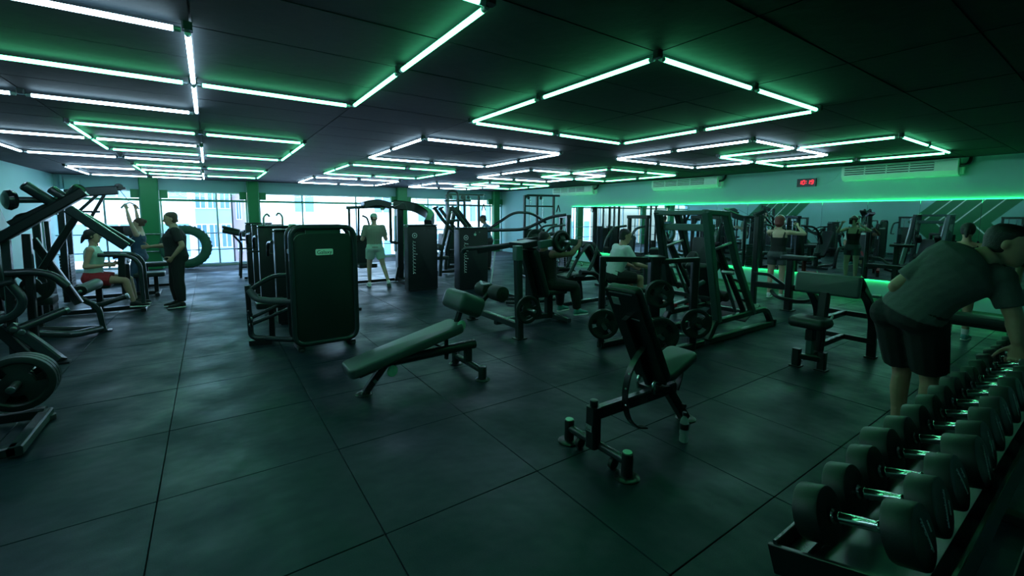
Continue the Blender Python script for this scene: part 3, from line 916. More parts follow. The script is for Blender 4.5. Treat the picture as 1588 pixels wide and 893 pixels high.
for k in range(NDB):
    R, hl = sizes[k]
    if (R, hl) not in cache:
        th0 = None
        cache[(R, hl)] = dumbbell_parts(R, hl)
    mh, mg, g, hl = cache[(R, hl)]
    lb = '%s black rubber dumbbell with chrome handle from the near end of the rack' % ORD[k]
    d = Thing('dumbbell', lb, 'dumbbell', DC + V3((DX0 + DDX * k, 0, R - 0.084 - 0.004)) + UPD * 0.0, group='dumbbells on the rack')
    d.o.rotation_mode = 'QUATERNION'
    d.o.rotation_quaternion = MD.to_quaternion()
    rr = Matrix.Rotation(random.Random(k).uniform(-0.5, 0.5), 4, 'Z')
    mesh_obj('handle', mg, None, d.o)
    for s in (-1, 1):
        h = mesh_obj('head', mh, None, d.o)
        h.matrix_local = (Matrix.Translation(V3((0, 0, g))) if s > 0 else Matrix.Translation(V3((0, 0, -g))) @ Matrix.Rotation(PI, 4, 'X')) @ rr
        if s > 0 and k < 12:
            script_line(d, 'brand_lettering', (-0.004 + R * .12, -R * 0.62, hl + 0.001), (0.06, 1, 0), (-1, 0.06, 0), R * 1.2, 0.011, 'logo_grey', 40 + k % 4, rad=0.0016, par=h)
            script_line(d, 'weight_lettering', (R * .5, -R * 0.22, hl + 0.001), (0.06, 1, 0), (-1, 0.06, 0), R * 0.42, 0.009, 'logo_grey', 80 + k % 4, rad=0.0014, par=h)
# ================================================================ weight stack machines
def emblem(t, p, nrm, upv, r, m='logo_green', par=None):
    """ring with a small diamond inside"""
    nrm, upv = V3(nrm).normalized(), V3(upv).normalized()
    sd = upv.cross(nrm)
    p = V3(p) - t.off
    pts = [p + (sd * math.cos(a) + upv * math.sin(a)) * r for a in [2 * PI * k / 20 for k in range(20)]]
    vs, fs = sweep(pts, circ_sec(r * 0.13, 6), closed=True)
    o = t.add('emblem_ring', vs, fs, m, par=par)
    R = frame_of(x=(sd + upv), y=(upv - sd))
    v2, f2 = box_vf(r * 0.6, r * 0.6, 0.004)
    t.add('emblem_core', [R @ v + p for v in v2], f2, m, par=par, smooth=False)
    return o
def tower(t, x0, x1, y, z, dep=0.16, logo='logo_grey', seed=1, cap='frame_grey', let_x=0.2, z_top_let=None, lett=True):
    """weight stack housing whose plain back faces -Y; the shroud, its side cheeks, cap, base, emblem and lettering"""
    xm = (x0 + x1) / 2
    w = x1 - x0
    sh = t.pad('shroud', (xm, y + 0.03, z * 0.5), (w, z - 0.02, 0.05), 'shroud', frame_of(x=(1, 0, 0), y=(0, 0, 1)), r=0.03, bev=0.012)
    for s in (-1, 1):
        t.box('side_cheek', (xm + s * (w / 2 - 0.02), y + 0.05 + dep / 2, z * 0.5), (0.04, dep, z - 0.06), 'frame_black', cham=0.008)
    t.pad('top_cap', (xm, y + dep / 2, z + 0.005), (w + 0.01, dep + 0.08, 0.03), cap, r=0.03, bev=0.01)
    t.box('base_skirt', (xm, y + dep / 2 + 0.02, 0.025), (w - 0.06, dep + 0.04, 0.05), 'frame_black')
    for k in range(10):
        t.box('stack_block', (xm, y + 0.09 + dep / 2, 0.16 + k * 0.055), (w * 0.5, 0.10, 0.048), 'iron')
    for s in (-1, 1):
        t.cyl('guide_rod', (xm + s * w * 0.15, y + 0.09 + dep / 2, 0.05), (xm + s * w * 0.15, y + 0.09 + dep / 2, z - 0.02), 0.012, 'chrome', n=10)
    if lett:
        ex = x0 + w * let_x
        emblem(t, (ex, y + 0.003, z * 0.85), (0, -1, 0), (0, 0, 1), 0.05, logo, par=sh)
        zt = z * 0.77
        script_line(t, 'vertical_lettering', V3((ex, y + 0.004, zt)) - t.off, (0, 0, -1), (1, 0, 0), z * 0.48, 0.11, logo, seed, rad=0.0045, par=sh)
        for s in (-1, 1):
            bolt(t, (xm + 0.05 * s + w * .12, y + 0.005, z - 0.09), (0, -1, 0), 0.013, 'steel', par=sh)
    return sh
# ---- big machine with the name badge, seen from behind
t = Thing('stack_machine', 'selectorized machine with big rounded back panel and a pale name badge', 'gym machine', (1.1, 5.9, 0), w=True)
t.m = 'frame_black'
X0, X1, Yf = 0.775, 1.495, 5.66
loop = fillet([(X0, Yf, 0.07), (X0, Yf, 1.50), (X1, Yf, 1.50), (X1, Yf, 0.07), (X0, Yf, 0.07)], 0.13, 8)
corners = [V3((X0, Yf, 0.085)), V3((X0, Yf, 1.495)), V3((X1, Yf, 1.495)), V3((X1, Yf, 0.085))]
pts = []
for k in range(4):
    a, b, c = corners[k - 1], corners[k], corners[(k + 1) % 4]
    p0, p1 = b + (a - b).normalized() * 0.13, b + (c - b).normalized() * 0.13
    for j in range(8):
        q = j / 7
        pts.append(p0 * (1 - q) ** 2 + b * 2 * q * (1 - q) + p1 * q * q)
vs, fs = sweep([p - t.off for p in pts], circ_sec(0.032, 10), closed=True)
t.add('frame_hoop', vs, fs, 'frame_grey')
vs, fs = sweep([p - t.off + V3((0, 0.30, 0)) for p in pts], circ_sec(0.030, 10), closed=True)
t.add('rear_hoop', vs, fs, 'frame_black')
pn = t.pad('back_panel', ((X0 + X1) / 2, Yf + 0.01, 0.765), (0.665, 1.31, 0.03), 'panel_green_black', frame_of(x=(1, 0, 0), y=(0, 0, 1)), r=0.10, bev=0.008)
t.box('vent_slot', ((X0 + X1) / 2, Yf + 0.01, 1.45), (0.40, 0.02, 0.07), 'ac_dark')
for s in (-1, 1):
    t.beam('hoop_link', [((X0 if s < 0 else X1), Yf, 1.2), ((X0 if s < 0 else X1), Yf + 0.30, 1.2)], 0.03, 0.05)
    t.beam('foot', [((X0 + 0.06 if s < 0 else X1 - 0.06), Yf - 0.02, 0.03), ((X0 + 0.06 if s < 0 else X1 - 0.06), Yf + 0.36, 0.03)], 0.07, 0.06)
    t.cyl('foot_pin', ((X0 + 0.06 if s < 0 else X1 - 0.06), Yf - 0.04, 0.0), ((X0 + 0.06 if s < 0 else X1 - 0.06), Yf - 0.04, 0.03), 0.025, 'rubber', bev=0.004)
bd = t.pad('badge', (1.137, Yf - 0.008, 1.195), (0.20, 0.075, 0.010), 'badge_mint', frame_of(x=(1, 0, 0), y=(0, 0, 1)), r=0.015, bev=0.003, label='pale mint name badge', par=pn)
text_part(bd, 'badge_lettering', 'Galaxy', 0.062, V3((1.137, Yf - 0.0145, 1.192)) - t.off, frame_of(x=(1, 0, 0), y=(0, 0, 1)), 'black_ink', depth=0.001)
for k in range(12):
    t.box('stack_block', (1.13, Yf + 0.16, 0.16 + k * 0.055), (0.34, 0.11, 0.048), 'iron')
for s in (-1, 1):
    t.cyl('guide_rod', (1.13 + s * 0.1, Yf + 0.16, 0.05), (1.13 + s * 0.1, Yf + 0.16, 1.42), 0.012, 'chrome', n=10)
# the seat frame standing out on the left
t.cyl('end_post', (0.36, 6.32, 0.33), (0.35, 6.32, 0.76), 0.030, 'frame_black', bev=0.004)
t.tube('lower_loop', [(0.36, 6.32, 0.40), (0.36, 6.30, 0.10), (0.50, 6.26, 0.075), (0.80, 5.95, 0.085)], 0.034, 'frame_grey', r=0.14)
t.box('loop_foot', (0.47, 6.28, 0.03), (0.26, 0.10, 0.06), 'frame_black', rotm('Z', -20))
t.tube('upper_loop', [(0.37, 6.30, 0.70), (0.62, 6.18, 0.88), (0.80, 5.98, 0.90)], 0.030, 'frame_grey', r=0.12)
t.tube('arm_rest_tube', [(0.37, 6.28, 0.71), (0.42, 6.22, 0.60), (0.56, 6.12, 0.575), (0.80, 5.94, 0.575)], 0.040, 'vinyl_grey', r=0.10)
for dz in (0.0, 0.11):
    t.tube('link_rod', [(0.35, 6.24, 0.35 - dz * 0.7), (0.80, 5.98, 0.60 - dz)], 0.022, 'frame_grey')
    bolt(t, (0.36, 6.205, 0.36 - dz * 0.7), (-0.3, -1, 0), 0.024)
t.beam('pivot_plate', [(0.34, 6.22, 0.46), (0.37, 6.22, 0.22)], 0.02, 0.07, 'frame_black', up=(0, 1, 0))
t.pad('seat', (0.62, 6.55, 0.47), (0.36, 0.40, 0.08), 'vinyl', r=0.05)
t.pad('backrest', (0.95, 6.62, 0.80), (0.55, 0.34, 0.08), 'vinyl', frame_of(x=(0.12, 0, 1), y=(0, 1, 0)), r=0.05)
t.beam('seat_post', [(0.62, 6.55, 0.0), (0.62, 6.55, 0.44)], 0.07, 0.07, up=(1, 0, 0))
t.cyl('side_peg', (1.50, 5.80, 0.42), (1.58, 5.74, 0.42), 0.022, 'frame_black', bev=0.004)
# ---- the row of towers behind it
def row_machine(x0, x1, y, z, label, logo, seed, lett=True, seat=True):
    t = Thing('stack_machine', label, 'gym machine', ((x0 + x1) / 2, y + 0.3, 0), w=True)
    tower(t, x0, x1, y, z, logo=logo, seed=seed, lett=lett, let_x=0.42)
    xm = (x0 + x1) / 2
    t.beam('floor_beam', [(xm, y + 0.2, 0.04), (xm, y + 1.05, 0.04)], 0.08, 0.06)
    t.beam('cross_foot', [(xm - 0.3, y + 1.05, 0.04), (xm + 0.3, y + 1.05, 0.04)], 0.07, 0.06)
    t.pad('seat', (xm, y + 0.78, 0.48), (0.36, 0.40, 0.08), 'vinyl', r=0.05)
    t.pad('backrest', (xm, y + 0.48, 0.86), (0.60, 0.32, 0.08), 'vinyl', frame_of(x=(0, -0.12, 1), y=(1, 0, 0)), r=0.05)
    t.beam('seat_post', [(xm, y + 0.78, 0.04), (xm, y + 0.78, 0.45)], 0.07, 0.07, up=(1, 0, 0))
    for s in (-1, 1):
        t.tube('press_arm', [(xm + s * (x1 - x0) * .52, y + 0.18, z - 0.18), (xm + s * 0.36, y + 0.5, z - 0.2), (xm + s * 0.34, y + 0.8, z - 0.42)], 0.026, 'frame_grey', r=0.12)
        t.cyl('hand_grip', (xm + s * 0.34, y + 0.78, z - 0.40), (xm + s * 0.22, y + 0.82, z - 0.42), 0.022, 'foam', bev=0.004)
    return t
t = row_machine(0.775, 1.42, 7.22, 1.41, 'dark weight stack tower with green emblem right behind the badged machine', 'logo_green', 3)
t.box('top_tag', (1.02, 7.24, 1.46), (0.10, 0.03, 0.09), 'mint_plastic', label='small mint tag')
t = row_machine(0.70, 1.34, 8.80, 1.43, 'second weight stack tower behind the badged machine, with vertical green lettering', 'logo_green', 8)
t.tube('pull_hook', [(0.80, 8.9, 1.44), (0.80, 8.9, 1.60), (0.86, 8.9, 1.66), (0.90, 8.9, 1.60)], 0.018, 'steel', r=0.05)
t.tube('pull_hook', [(1.10, 8.9, 1.44), (1.10, 8.9, 1.62), (1.04, 8.9, 1.68), (1.00, 8.9, 1.62)], 0.018, 'steel', r=0.05)
t.beam('side_bar', [(0.70, 8.78, 1.0), (0.52, 8.78, 1.0)], 0.03, 0.03)
t = row_machine(0.72, 1.30, 10.4, 1.42, 'third weight stack tower behind the badged machine, plain and narrow', 'logo_green', 5, lett=False)
t.beam('side_bar', [(0.72, 10.4, 0.95), (0.45, 10.4, 0.95)], 0.03, 0.03)
t = row_machine(0.69, 1.24, 11.8, 1.43, 'farthest plain weight stack tower of the row, next to the back extension bench', 'logo_green', 6, lett=False)
# ---- back extension bench by the windows
t = Thing('back_extension_bench', 'tall back extension bench with sloping pad in front of the windows', 'bench', (0.6, 13.3, 0), w=True)
t.pad('thigh_pad', (0.52, 13.3, 1.17), (0.52, 0.30, 0.12), 'vinyl', frame_of(x=(1, 0, -0.26), y=(0, 1, 0)), r=0.05, bev=0.04)
t.pad('thigh_pad', (0.46, 13.3, 1.27), (0.40, 0.26, 0.07), 'vinyl', frame_of(x=(1, 0, -0.30), y=(0, 1, 0)), r=0.05, bev=0.03)
for y in (13.05, 13.55):
    t.beam('leg', [(0.50, y, 1.10), (0.66, y, 0.90), (0.60, y, 0.02)], 0.05, 0.06, up=(0, 1, 0), r=0.1)
    t.beam('leg', [(0.92, y, 1.02), (0.96, y, 0.02)], 0.05, 0.06, up=(0, 1, 0))
    t.beam('side_rail', [(0.62, y, 0.30), (0.96, y, 0.30)], 0.04, 0.05)
for z in (0.30, 1.02):
    t.beam('crossbar', [(0.93, 13.05, z), (0.93, 13.55, z)], 0.05, 0.05)
t.cyl('ankle_roller', (0.98, 13.1, 0.55), (0.98, 13.5, 0.55), 0.06, 'foam', bev=0.01)
# ---- leaning tyre
t = Thing('tyre', 'large dark green tyre leaning against the guard rails at the windows', 'tyre', (-0.60, 16.42, 0))
R0, r0 = 0.51, 0.135
n1, n2 = 48, 12
vs, fs = [], []
for i in range(n1):
    a = 2 * PI * i / n1
    for j in range(n2):
        b = 2 * PI * j / n2
        q = R0 + 0.135 * math.copysign(abs(math.cos(b)) ** 0.7, math.cos(b))
        yy = 0.12 * math.copysign(abs(math.sin(b)) ** 0.6, math.sin(b))
        vs.append(V3((q * math.cos(a), yy, q * math.sin(a) + 0.645)))
for i in range(n1):
    for j in range(n2):
        fs.append((i * n2 + j, i * n2 + (j + 1) % n2, ((i + 1) % n1) * n2 + (j + 1) % n2, ((i + 1) % n1) * n2 + j))
t.add('tyre_carcass', vs, fs, 'tyre_green')
for i in range(32):
    a = 2 * PI * i / 32
    c = V3((0.652 * math.cos(a), 0, 0.652 * math.sin(a) + 0.645))
    R = frame_of(x=(math.cos(a), 0, math.sin(a)), y=(0, 1, 0))
    v2, f2 = box_vf(0.014, 0.2, 0.06)
    t.add('tread_block', [R @ v + c for v in v2], f2, 'tyre_green', smooth=False)
t.o.rotation_euler = (math.radians(-4), 0, 0)
t.o.location.z = 0.012
# ---- towers in the middle: overhead arm machine
t = Thing('overhead_machine', 'weight stack machine with long curved overhead arms behind the walking man', 'gym machine', (3.6, 9.8, 0), w=True)
tower(t, 3.45, 4.13, 8.85, 1.42, dep=0.20, logo='logo_grey', seed=11, let_x=0.22)
Yo = 10.5
t.beam('overhead_arm', [(4.02, 9.1, 1.43), (4.35, 9.6, 1.62), (4.20, 10.2, 1.84), (3.75, 10.5, 1.90)], 0.17, 0.22, 'frame_black', r=0.25)
t.beam('overhead_arm', [(3.62, 10.5, 1.86), (3.30, 10.5, 1.95), (3.00, 10.5, 1.86)], 0.34, 0.16, 'frame_black', r=0.2)
t.beam('cross_boom', [(2.62, 10.5, 1.80), (3.12, 10.5, 1.83), (3.90, 10.5, 1.84)], 0.07, 0.07, 'frame_grey', r=0.1)
t.beam('center_column', [(3.86, 10.5, 0.02), (3.88, 10.5, 1.85)], 0.15, 0.20, 'frame_black', up=(0, 1, 0))
t.beam('column_liner', [(3.74, 10.44, 0.75), (3.75, 10.44, 1.62)], 0.05, 0.10, 'frame_alu', up=(0, 1, 0))
t.beam('side_post', [(2.68, 10.5, 0.62), (2.68, 10.5, 1.82)], 0.05, 0.05, up=(0, 1, 0))
t.beam('side_post', [(2.88, 10.5, 1.05), (2.90, 10.5, 1.82)], 0.045, 0.045, up=(0, 1, 0))
t.beam('side_rail', [(2.62, 10.5, 1.02), (3.05, 10.5, 1.04)], 0.05, 0.05)
t.tube('hang_arm', [(3.62, 10.4, 1.84), (3.62, 10.4, 0.98), (3.78, 10.4, 0.96)], 0.035, 'frame_black', r=0.05)
t.tube('curved_handle', [(2.95, 10.4, 1.62), (3.06, 10.4, 1.58), (3.12, 10.4, 1.35), (3.08, 10.4, 1.15)], 0.022, 'frame_grey', r=0.1)
t.pad('backrest', (2.92, 10.65, 0.78), (0.75, 0.46, 0.12), 'vinyl', frame_of(x=(0, 0.1, 1), y=(1, 0, 0)), r=0.06)
t.pad('seat', (3.0, 10.35, 0.46), (0.42, 0.40, 0.09), 'vinyl', r=0.06)
t.beam('base_leg', [(3.80, 10.45, 0.35), (3.72, 10.42, 0.02)], 0.06, 0.07, up=(0, 1, 0))
t.beam('base_leg', [(3.95, 10.5, 0.40), (4.28, 11.1, 0.02)], 0.06, 0.07, up=(0, 1, 0))
t.beam('floor_beam', [(2.75, 10.55, 0.05), (4.2, 10.55, 0.05)], 0.08, 0.07)
t.beam('floor_beam', [(3.8, 9.1, 0.05), (3.8, 10.5, 0.05)], 0.08, 0.07)
t.tube('cable', [(3.70, 9.0, 1.44), (3.76, 9.9, 1.93), (3.70, 10.45, 1.82)], 0.006, 'frame_black', n=6)
t.turned('pulley', (3.45, 10.44, 1.80), (0, 1, 0), [(0.05, 0), (0.055, 0.006), (0.045, 0.012), (0.055, 0.02), (0.05, 0.026)], 'steel', n=18)
# ---- row machine with two raised V arms behind the towers
t = Thing('lever_row_machine', 'dark lever machine with two raised V shaped arms between the two middle towers', 'gym machine', (5.3, 10.6, 0), w=True)
for dx, dy in ((0.0, 0.0), (0.42, 0.55)):
    y = 10.6 + dy
    t.beam('front_arm', [(5.34 + dx, y, 1.86), (5.20 + dx, y, 1.25), (5.03 + dx, y, 0.62)], 0.09, 0.11, up=(0, 1, 0), r=0.1)
    t.beam('rear_arm', [(5.36 + dx, y, 1.86), (5.90 + dx, y, 1.22)], 0.08, 0.09, up=(0, 1, 0))
    t.beam('side_arm', [(4.86 + dx, y, 1.84), (5.12 + dx, y, 1.50), (5.42 + dx, y, 1.18)], 0.07, 0.09, up=(0, 1, 0), r=0.08)
    t.cyl('hand_grip', (4.80 + dx, y - 0.05, 1.80), (4.95 + dx, y - 0.05, 1.86), 0.025, 'foam', bev=0.004)
    t.beam('leg', [(5.04 + dx, y, 0.62), (5.0 + dx, y, 0.02)], 0.09, 0.10, up=(0, 1, 0))
    bolt(t, (5.34 + dx, y - 0.05, 1.72), (0, -1, 0), 0.03)
t.beam('arm_link', [(5.28, 10.6, 1.48), (5.86, 11.15, 1.50)], 0.06, 0.07)
t.pad('seat', (5.05, 10.75, 0.50), (0.46, 0.36, 0.09), 'vinyl', r=0.06)
t.cyl('thigh_roller', (5.02, 10.5, 0.78), (5.02, 10.95, 0.80), 0.085, 'foam', bev=0.02)
t.pad('chest_pad', (5.14, 10.75, 0.98), (0.34, 0.30, 0.10), 'vinyl', frame_of(x=(0.1, 0, 1), y=(0, 1, 0)), r=0.05)
t.beam('floor_beam', [(5.0, 10.85, 0.10), (6.1, 10.85, 0.10)], 0.09, 0.08)
t.beam('cross_foot', [(6.1, 10.5, 0.04), (6.1, 11.3, 0.04)], 0.08, 0.07)
# ---- second tower in the middle with long lever arms to its right
t = Thing('leg_curl_machine', 'weight stack machine with emblem tower and long grey lever arms', 'gym machine', (4.9, 7.9, 0), w=True)
tower(t, 4.44, 5.16, 8.40, 1.36, dep=0.22, logo='logo_grey', seed=17, let_x=0.22)
t.turned('lock_knob', (4.82, 8.40, 1.22), (0, -1, 0), [(0.03, 0), (0.03, 0.01), (0.018, 0.02)], 'mint_plastic', n=16)
t.tube('lever_arm', [(3.74, 6.95, 0.98), (3.74, 6.90, 1.05), (3.95, 6.85, 1.05), (4.65, 6.75, 1.10), (5.58, 6.6, 1.30)], 0.040, 'frame_grey', r=0.10)
t.beam('lever_web', [(3.98, 6.84, 1.0), (5.50, 6.62, 1.22)], 0.05, 0.10, 'frame_black')
t.tube('upper_arm_tube', [(4.9, 8.0, 1.32), (5.6, 7.6, 1.34), (6.15, 7.4, 1.62), (6.5, 7.3, 1.66)], 0.035, 'frame_grey', r=0.2)
t.tube('upper_arm_tube', [(4.95, 8.0, 1.36), (5.6, 8.0, 1.72), (6.1, 8.0, 1.70), (6.5, 8.0, 1.48)], 0.030, 'frame_grey', r=0.2)
t.tube('pull_rod', [(4.02, 6.5, 0.28), (4.32, 6.78, 0.98)], 0.012, 'steel')
t.cyl('foam_roller', (4.55, 6.45, 0.86), (4.80, 6.30, 0.86), 0.085, 'foam', bev=0.02)
t.cyl('roller_cap', (4.80, 6.30, 0.86), (4.815, 6.29, 0.86), 0.06, 'mint_plastic', bev=0.01)
t.pad('thigh_pad', (5.0, 6.55, 0.62), (0.62, 0.40, 0.12), 'vinyl', r=0.06, bev=0.04)
t.beam('pad_post', [(5.0, 6.6, 0.05), (5.0, 6.6, 0.56)], 0.16, 0.14, up=(1, 0, 0))
t.tube('base_ring', [(4.45, 6.6, 0.05), (4.7, 6.35, 0.05), (5.4, 6.3, 0.05), (5.8, 6.6, 0.05)], 0.035, 'frame_grey', r=0.2)
t.tube('base_ring', [(4.45, 6.95, 0.05), (4.8, 6.75, 0.05), (5.5, 6.7, 0.05), (5.8, 7.0, 0.05)], 0.035, 'frame_grey', r=0.2)
t.beam('floor_beam', [(4.9, 6.6, 0.05), (4.9, 8.4, 0.05)], 0.09, 0.07)
# ---- plate loaded shoulder press (a man sits in it)
t = Thing('shoulder_press', 'plate loaded shoulder press in which the man in black sits', 'gym machine', (3.9, 5.27, 0), w=True)
t.m = 'frame_black'
t.beam('rear_crossbar', [(3.36, 4.66, 0.17), (3.36, 5.95, 0.17)], 0.08, 0.09, 'frame_grey')
t.beam('storage_post', [(3.35, 4.65, 0.0), (3.31, 4.65, 1.20)], 0.10, 0.085, 'frame_grey', up=(1, 0, 0))
t.box('post_foot', (3.35, 4.65, 0.006), (0.16, 0.14, 0.012), 'frame_black')
t.beam('post_head', [(3.31, 4.65, 1.06), (3.31, 4.65, 1.25)], 0.115, 0.10, 'frame_teal', up=(1, 0, 0))
t.beam('far_post', [(3.36, 5.95, 0.0), (3.36, 5.95, 0.24)], 0.085, 0.085, up=(1, 0, 0))
t.box('post_foot', (3.36, 5.95, 0.006), (0.14, 0.14, 0.012), 'frame_black')
t.cyl('storage_horn', (3.37, 4.60, 0.42), (3.37, 4.34, 0.42), 0.024, 'steel', bev=0.004)
t.beam('spine', [(3.36, 5.27, 0.10), (4.45, 5.27, 0.07)], 0.08, 0.08, 'frame_grey')
t.beam('front_crossbar', [(4.45, 4.88, 0.05), (4.45, 5.62, 0.05)], 0.08, 0.07, 'frame_grey')
t.beam('back_upright', [(4.16, 5.27, 0.10), (3.86, 5.27, 1.12)], 0.10, 0.10, up=(0, 1, 0))
bt, bb = V3((3.93, 5.27, 1.12)), V3((4.17, 5.27, 0.40))
t.pad('backrest', (bt + bb) / 2 + V3((0.045, 0, 0.015)), (0.80, 0.36, 0.09), 'vinyl', frame_of(x=bt - bb, y=(0, 1, 0)), r=0.07, bev=0.03)
t.box('backrest_plate', (bt + bb) / 2 - V3((0.01, 0, 0.003)), (0.74, 0.30, 0.02), 'frame_black', frame_of(x=bt - bb, y=(0, 1, 0)))
t.pad('seat', (4.42, 5.27, 0.46), (0.42, 0.36, 0.09), 'vinyl', r=0.07, bev=0.03)
t.beam('seat_post', [(4.36, 5.27, 0.07), (4.36, 5.27, 0.44)], 0.09, 0.12, up=(1, 0, 0))
t.beam('top_beam', [(3.72, 5.27, 1.20), (4.02, 5.27, 1.235)], 0.34, 0.09, 'frame_black')
for s in (-1, 1):
    y = 5.27 + s * 0.26
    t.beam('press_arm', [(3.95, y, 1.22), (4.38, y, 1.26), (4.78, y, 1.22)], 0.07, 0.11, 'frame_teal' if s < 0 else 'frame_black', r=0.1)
    t.cyl('plate_horn', (4.33, y, 1.26), (4.33, y + s * 0.24, 1.26), 0.024, 'steel', bev=0.004)
    t.tube('press_handle', [(4.74, y, 1.22), (4.76, y, 1.05), (4.70, y - s * 0.02, 0.98)], 0.020, 'foam', r=0.05)
plate((3.37, 4.50, 0.42), (0, -1, 0), 0.185, 0.035, 'black weight plate on the storage post of the shoulder press', 0.3)
plate((4.33, 4.93, 1.26), (0, -1, 0), 0.15, 0.032, 'outer small plate on the near arm of the shoulder press', 0.1)
plate((4.33, 4.968, 1.26), (0, -1, 0), 0.17, 0.036, 'inner larger plate on the near arm of the shoulder press', 0.8)
plate((4.33, 5.59, 1.26), (0, -1, 0), 0.17, 0.036, 'plate on the far arm of the shoulder press', 0.2)
# ---- incline chest machine behind the shoulder press
t = Thing('chest_press', 'plate loaded chest press with crossing bent levers beside the man in black', 'gym machine', (5.4, 6.0, 0), w=True)
t.m = 'frame_black'
bt, bb = V3((5.72, 5.85, 1.16)), V3((6.36, 5.85, 0.36))
t.pad('backrest', (bt + bb) / 2, (1.02, 0.34, 0.10), 'vinyl', frame_of(x=bt - bb, y=(0, 1, 0)), r=0.07, bev=0.035)
t.beam('back_rail', [bb - V3((0.08, 0, 0.05)), bt - V3((0.08, 0, 0.05))], 0.08, 0.06, up=(0, 1, 0))
for s in (-1, 1):
    y = 5.85 + s * 0.30
    t.tube('bent_lever', [(5.00, y, 0.58), (5.28, y, 0.98), (5.50, y, 1.16), (5.62, y, 0.98)], 0.030, 'frame_grey', r=0.1)
    t.tube('bent_lever', [(5.16, y, 0.60), (5.42, y, 0.58), (5.60, y, 0.80), (5.70, y, 1.06)], 0.030, 'frame_grey', r=0.12)
    t.tube('front_leg', [(5.30, y, 0.66), (5.68, y, 0.62), (5.86, y, 0.40), (5.90, y, 0.02)], 0.045, 'frame_black', r=0.14)
    t.box('front_foot', (5.90, y, 0.01), (0.12, 0.10, 0.02), 'frame_black')
    bolt(t, (5.30, y - 0.03, 0.80), (0, -1, 0), 0.03, 'chrome')
t.pad('seat', (5.30, 5.85, 0.56), (0.40, 0.34, 0.09), 'vinyl', frame_of(x=(1, 0, 0.12), y=(0, 1, 0)), r=0.06)
t.beam('rail', [(5.0, 5.85, 0.50), (6.6, 5.85, 0.46)], 0.08, 0.08)
t.beam('floor_beam', [(5.1, 5.85, 0.05), (6.7, 5.85, 0.05)], 0.08, 0.07, 'frame_grey')
t.beam('rear_leg', [(6.5, 5.85, 0.05), (6.5, 5.85, 0.46)], 0.08, 0.08, up=(1, 0, 0))
t.beam('cross_foot', [(6.7, 5.45, 0.04), (6.7, 6.25, 0.04)], 0.07, 0.06, 'frame_grey')
# ---- plate loaded lever machine in front of the tall rail frame
U = V3((0.815, -0.58, 0)).normalized()
W = V3((0.58, 0.815, 0)).normalized()
C0 = V3((4.40, 3.42, 0))
t = Thing('lever_machine', 'low plate loaded lever machine with square posts behind the incline bench', 'gym machine', C0, w=True)
t.m = 'frame_black'
pl, pr, pc = C0 - U * 0.555, C0 + U * 0.575, C0 + U * 0.08
def at(p, z, u=0.0, w=0.0):
    return V3((p.x, p.y, z)) + U * u + W * w
t.beam('side_post', [at(pl, 0.03), at(pl, 1.13)], 0.075, 0.075, up=U)
t.beam('side_post', [at(pr, 0.0), at(pr, 1.12)], 0.085, 0.085, up=U)
t.beam('center_column', [at(pc, 0.05), at(pc, 1.12)], 0.16, 0.13, up=U)
t.beam('center_column_cap', [at(pc, 1.12), at(pc, 1.16)], 0.26, 0.20, up=U)
t.beam('top_bar', [at(pl, 1.12, -0.035), at(pc, 1.115)], 0.065, 0.065)
t.beam('top_bar', [at(pc, 1.09, 0.03), at(pr, 1.12, 0.04)], 0.075, 0.055)
t.beam('floor_bar', [(3.92, 3.74, 0.045), (4.75, 3.72, 0.045)], 0.08, 0.075, 'frame_grey')
t.beam('floor_bar', [(4.44, 3.09, 0.045), (5.10, 3.09, 0.045)], 0.08, 0.075, 'frame_grey')
t.beam('floor_link', [(4.60, 3.10, 0.045), (4.62, 3.72, 0.045)], 0.08, 0.07)
t.tube('lever_tube', [at(pl, 0.74, 0.05), at(pl, 0.78, 0.25, -0.1), at(pc, 0.74, -0.08, -0.1)], 0.03, r=0.1)
t.pad('thigh_pad', at(pc, 0.64, -0.20, 0.0), (0.34, 0.24, 0.12), 'vinyl_grey', frame_of(x=U, y=W), r=0.06, bev=0.04)
t.tube('lever_horn', [at(pc, 0.73, 0.0, -0.06), at(pc, 0.72, 0.0, -0.42)], 0.024, 'steel')
t.tube('lever_horn', [at(pl, 0.33, 0.0), at(pl, 0.33, -0.01, -0.30)], 0.024, 'steel')
t.tube('lever_horn', [at(pr, 0.34, 0.0), at(pr, 0.34, 0.0, -0.22)], 0.024, 'steel')
t.tube('lever_horn', [at(pc, 0.24, 0.0), at(pc, 0.24, 0.0, -0.40)], 0.024, 'steel')
t.tube('bottom_peg', [at(pc, 0.20, 0.1, -0.02), at(pc, 0.20, 0.42, -0.10)], 0.02, 'steel')
t.tube('grey_handle', [at(pr, 0.74, -0.03, 0.06), at(pr, 0.82, 0.18, 0.16)], 0.03, 'frame_teal', r=0.05)
NB = -W
plate(at(pl, 0.335, 0.0, -0.13), NB, 0.185, 0.036, 'black plate on the left end horn of the low lever machine', 0.5)
plate(at(pl, 0.335, 0.0, -0.09), NB, 0.185, 0.036, 'second plate behind the left end plate of the low lever machine', 1.1)
plate(at(pc, 0.73, 0.0, -0.24), NB, 0.165, 0.036, 'plate on the upper middle horn of the low lever machine', 0.4)
plate(at(pc, 0.73, 0.0, -0.20), NB, 0.165, 0.036, 'second plate on the upper middle horn of the low lever machine', 1.0)
plate(at(pc, 0.24, 0.02, -0.26), NB, 0.215, 0.040, 'large plate on the lower middle horn, half hidden by the incline bench', 0.2)
plate(at(pc, 0.24, 0.02, -0.215), NB, 0.215, 0.040, 'second large plate on the lower middle horn of the low lever machine', 0.9)
plate(at(pr, 0.345, 0.0, -0.11), NB, 0.185, 0.036, 'plate on the right post of the low lever machine', 0.7)
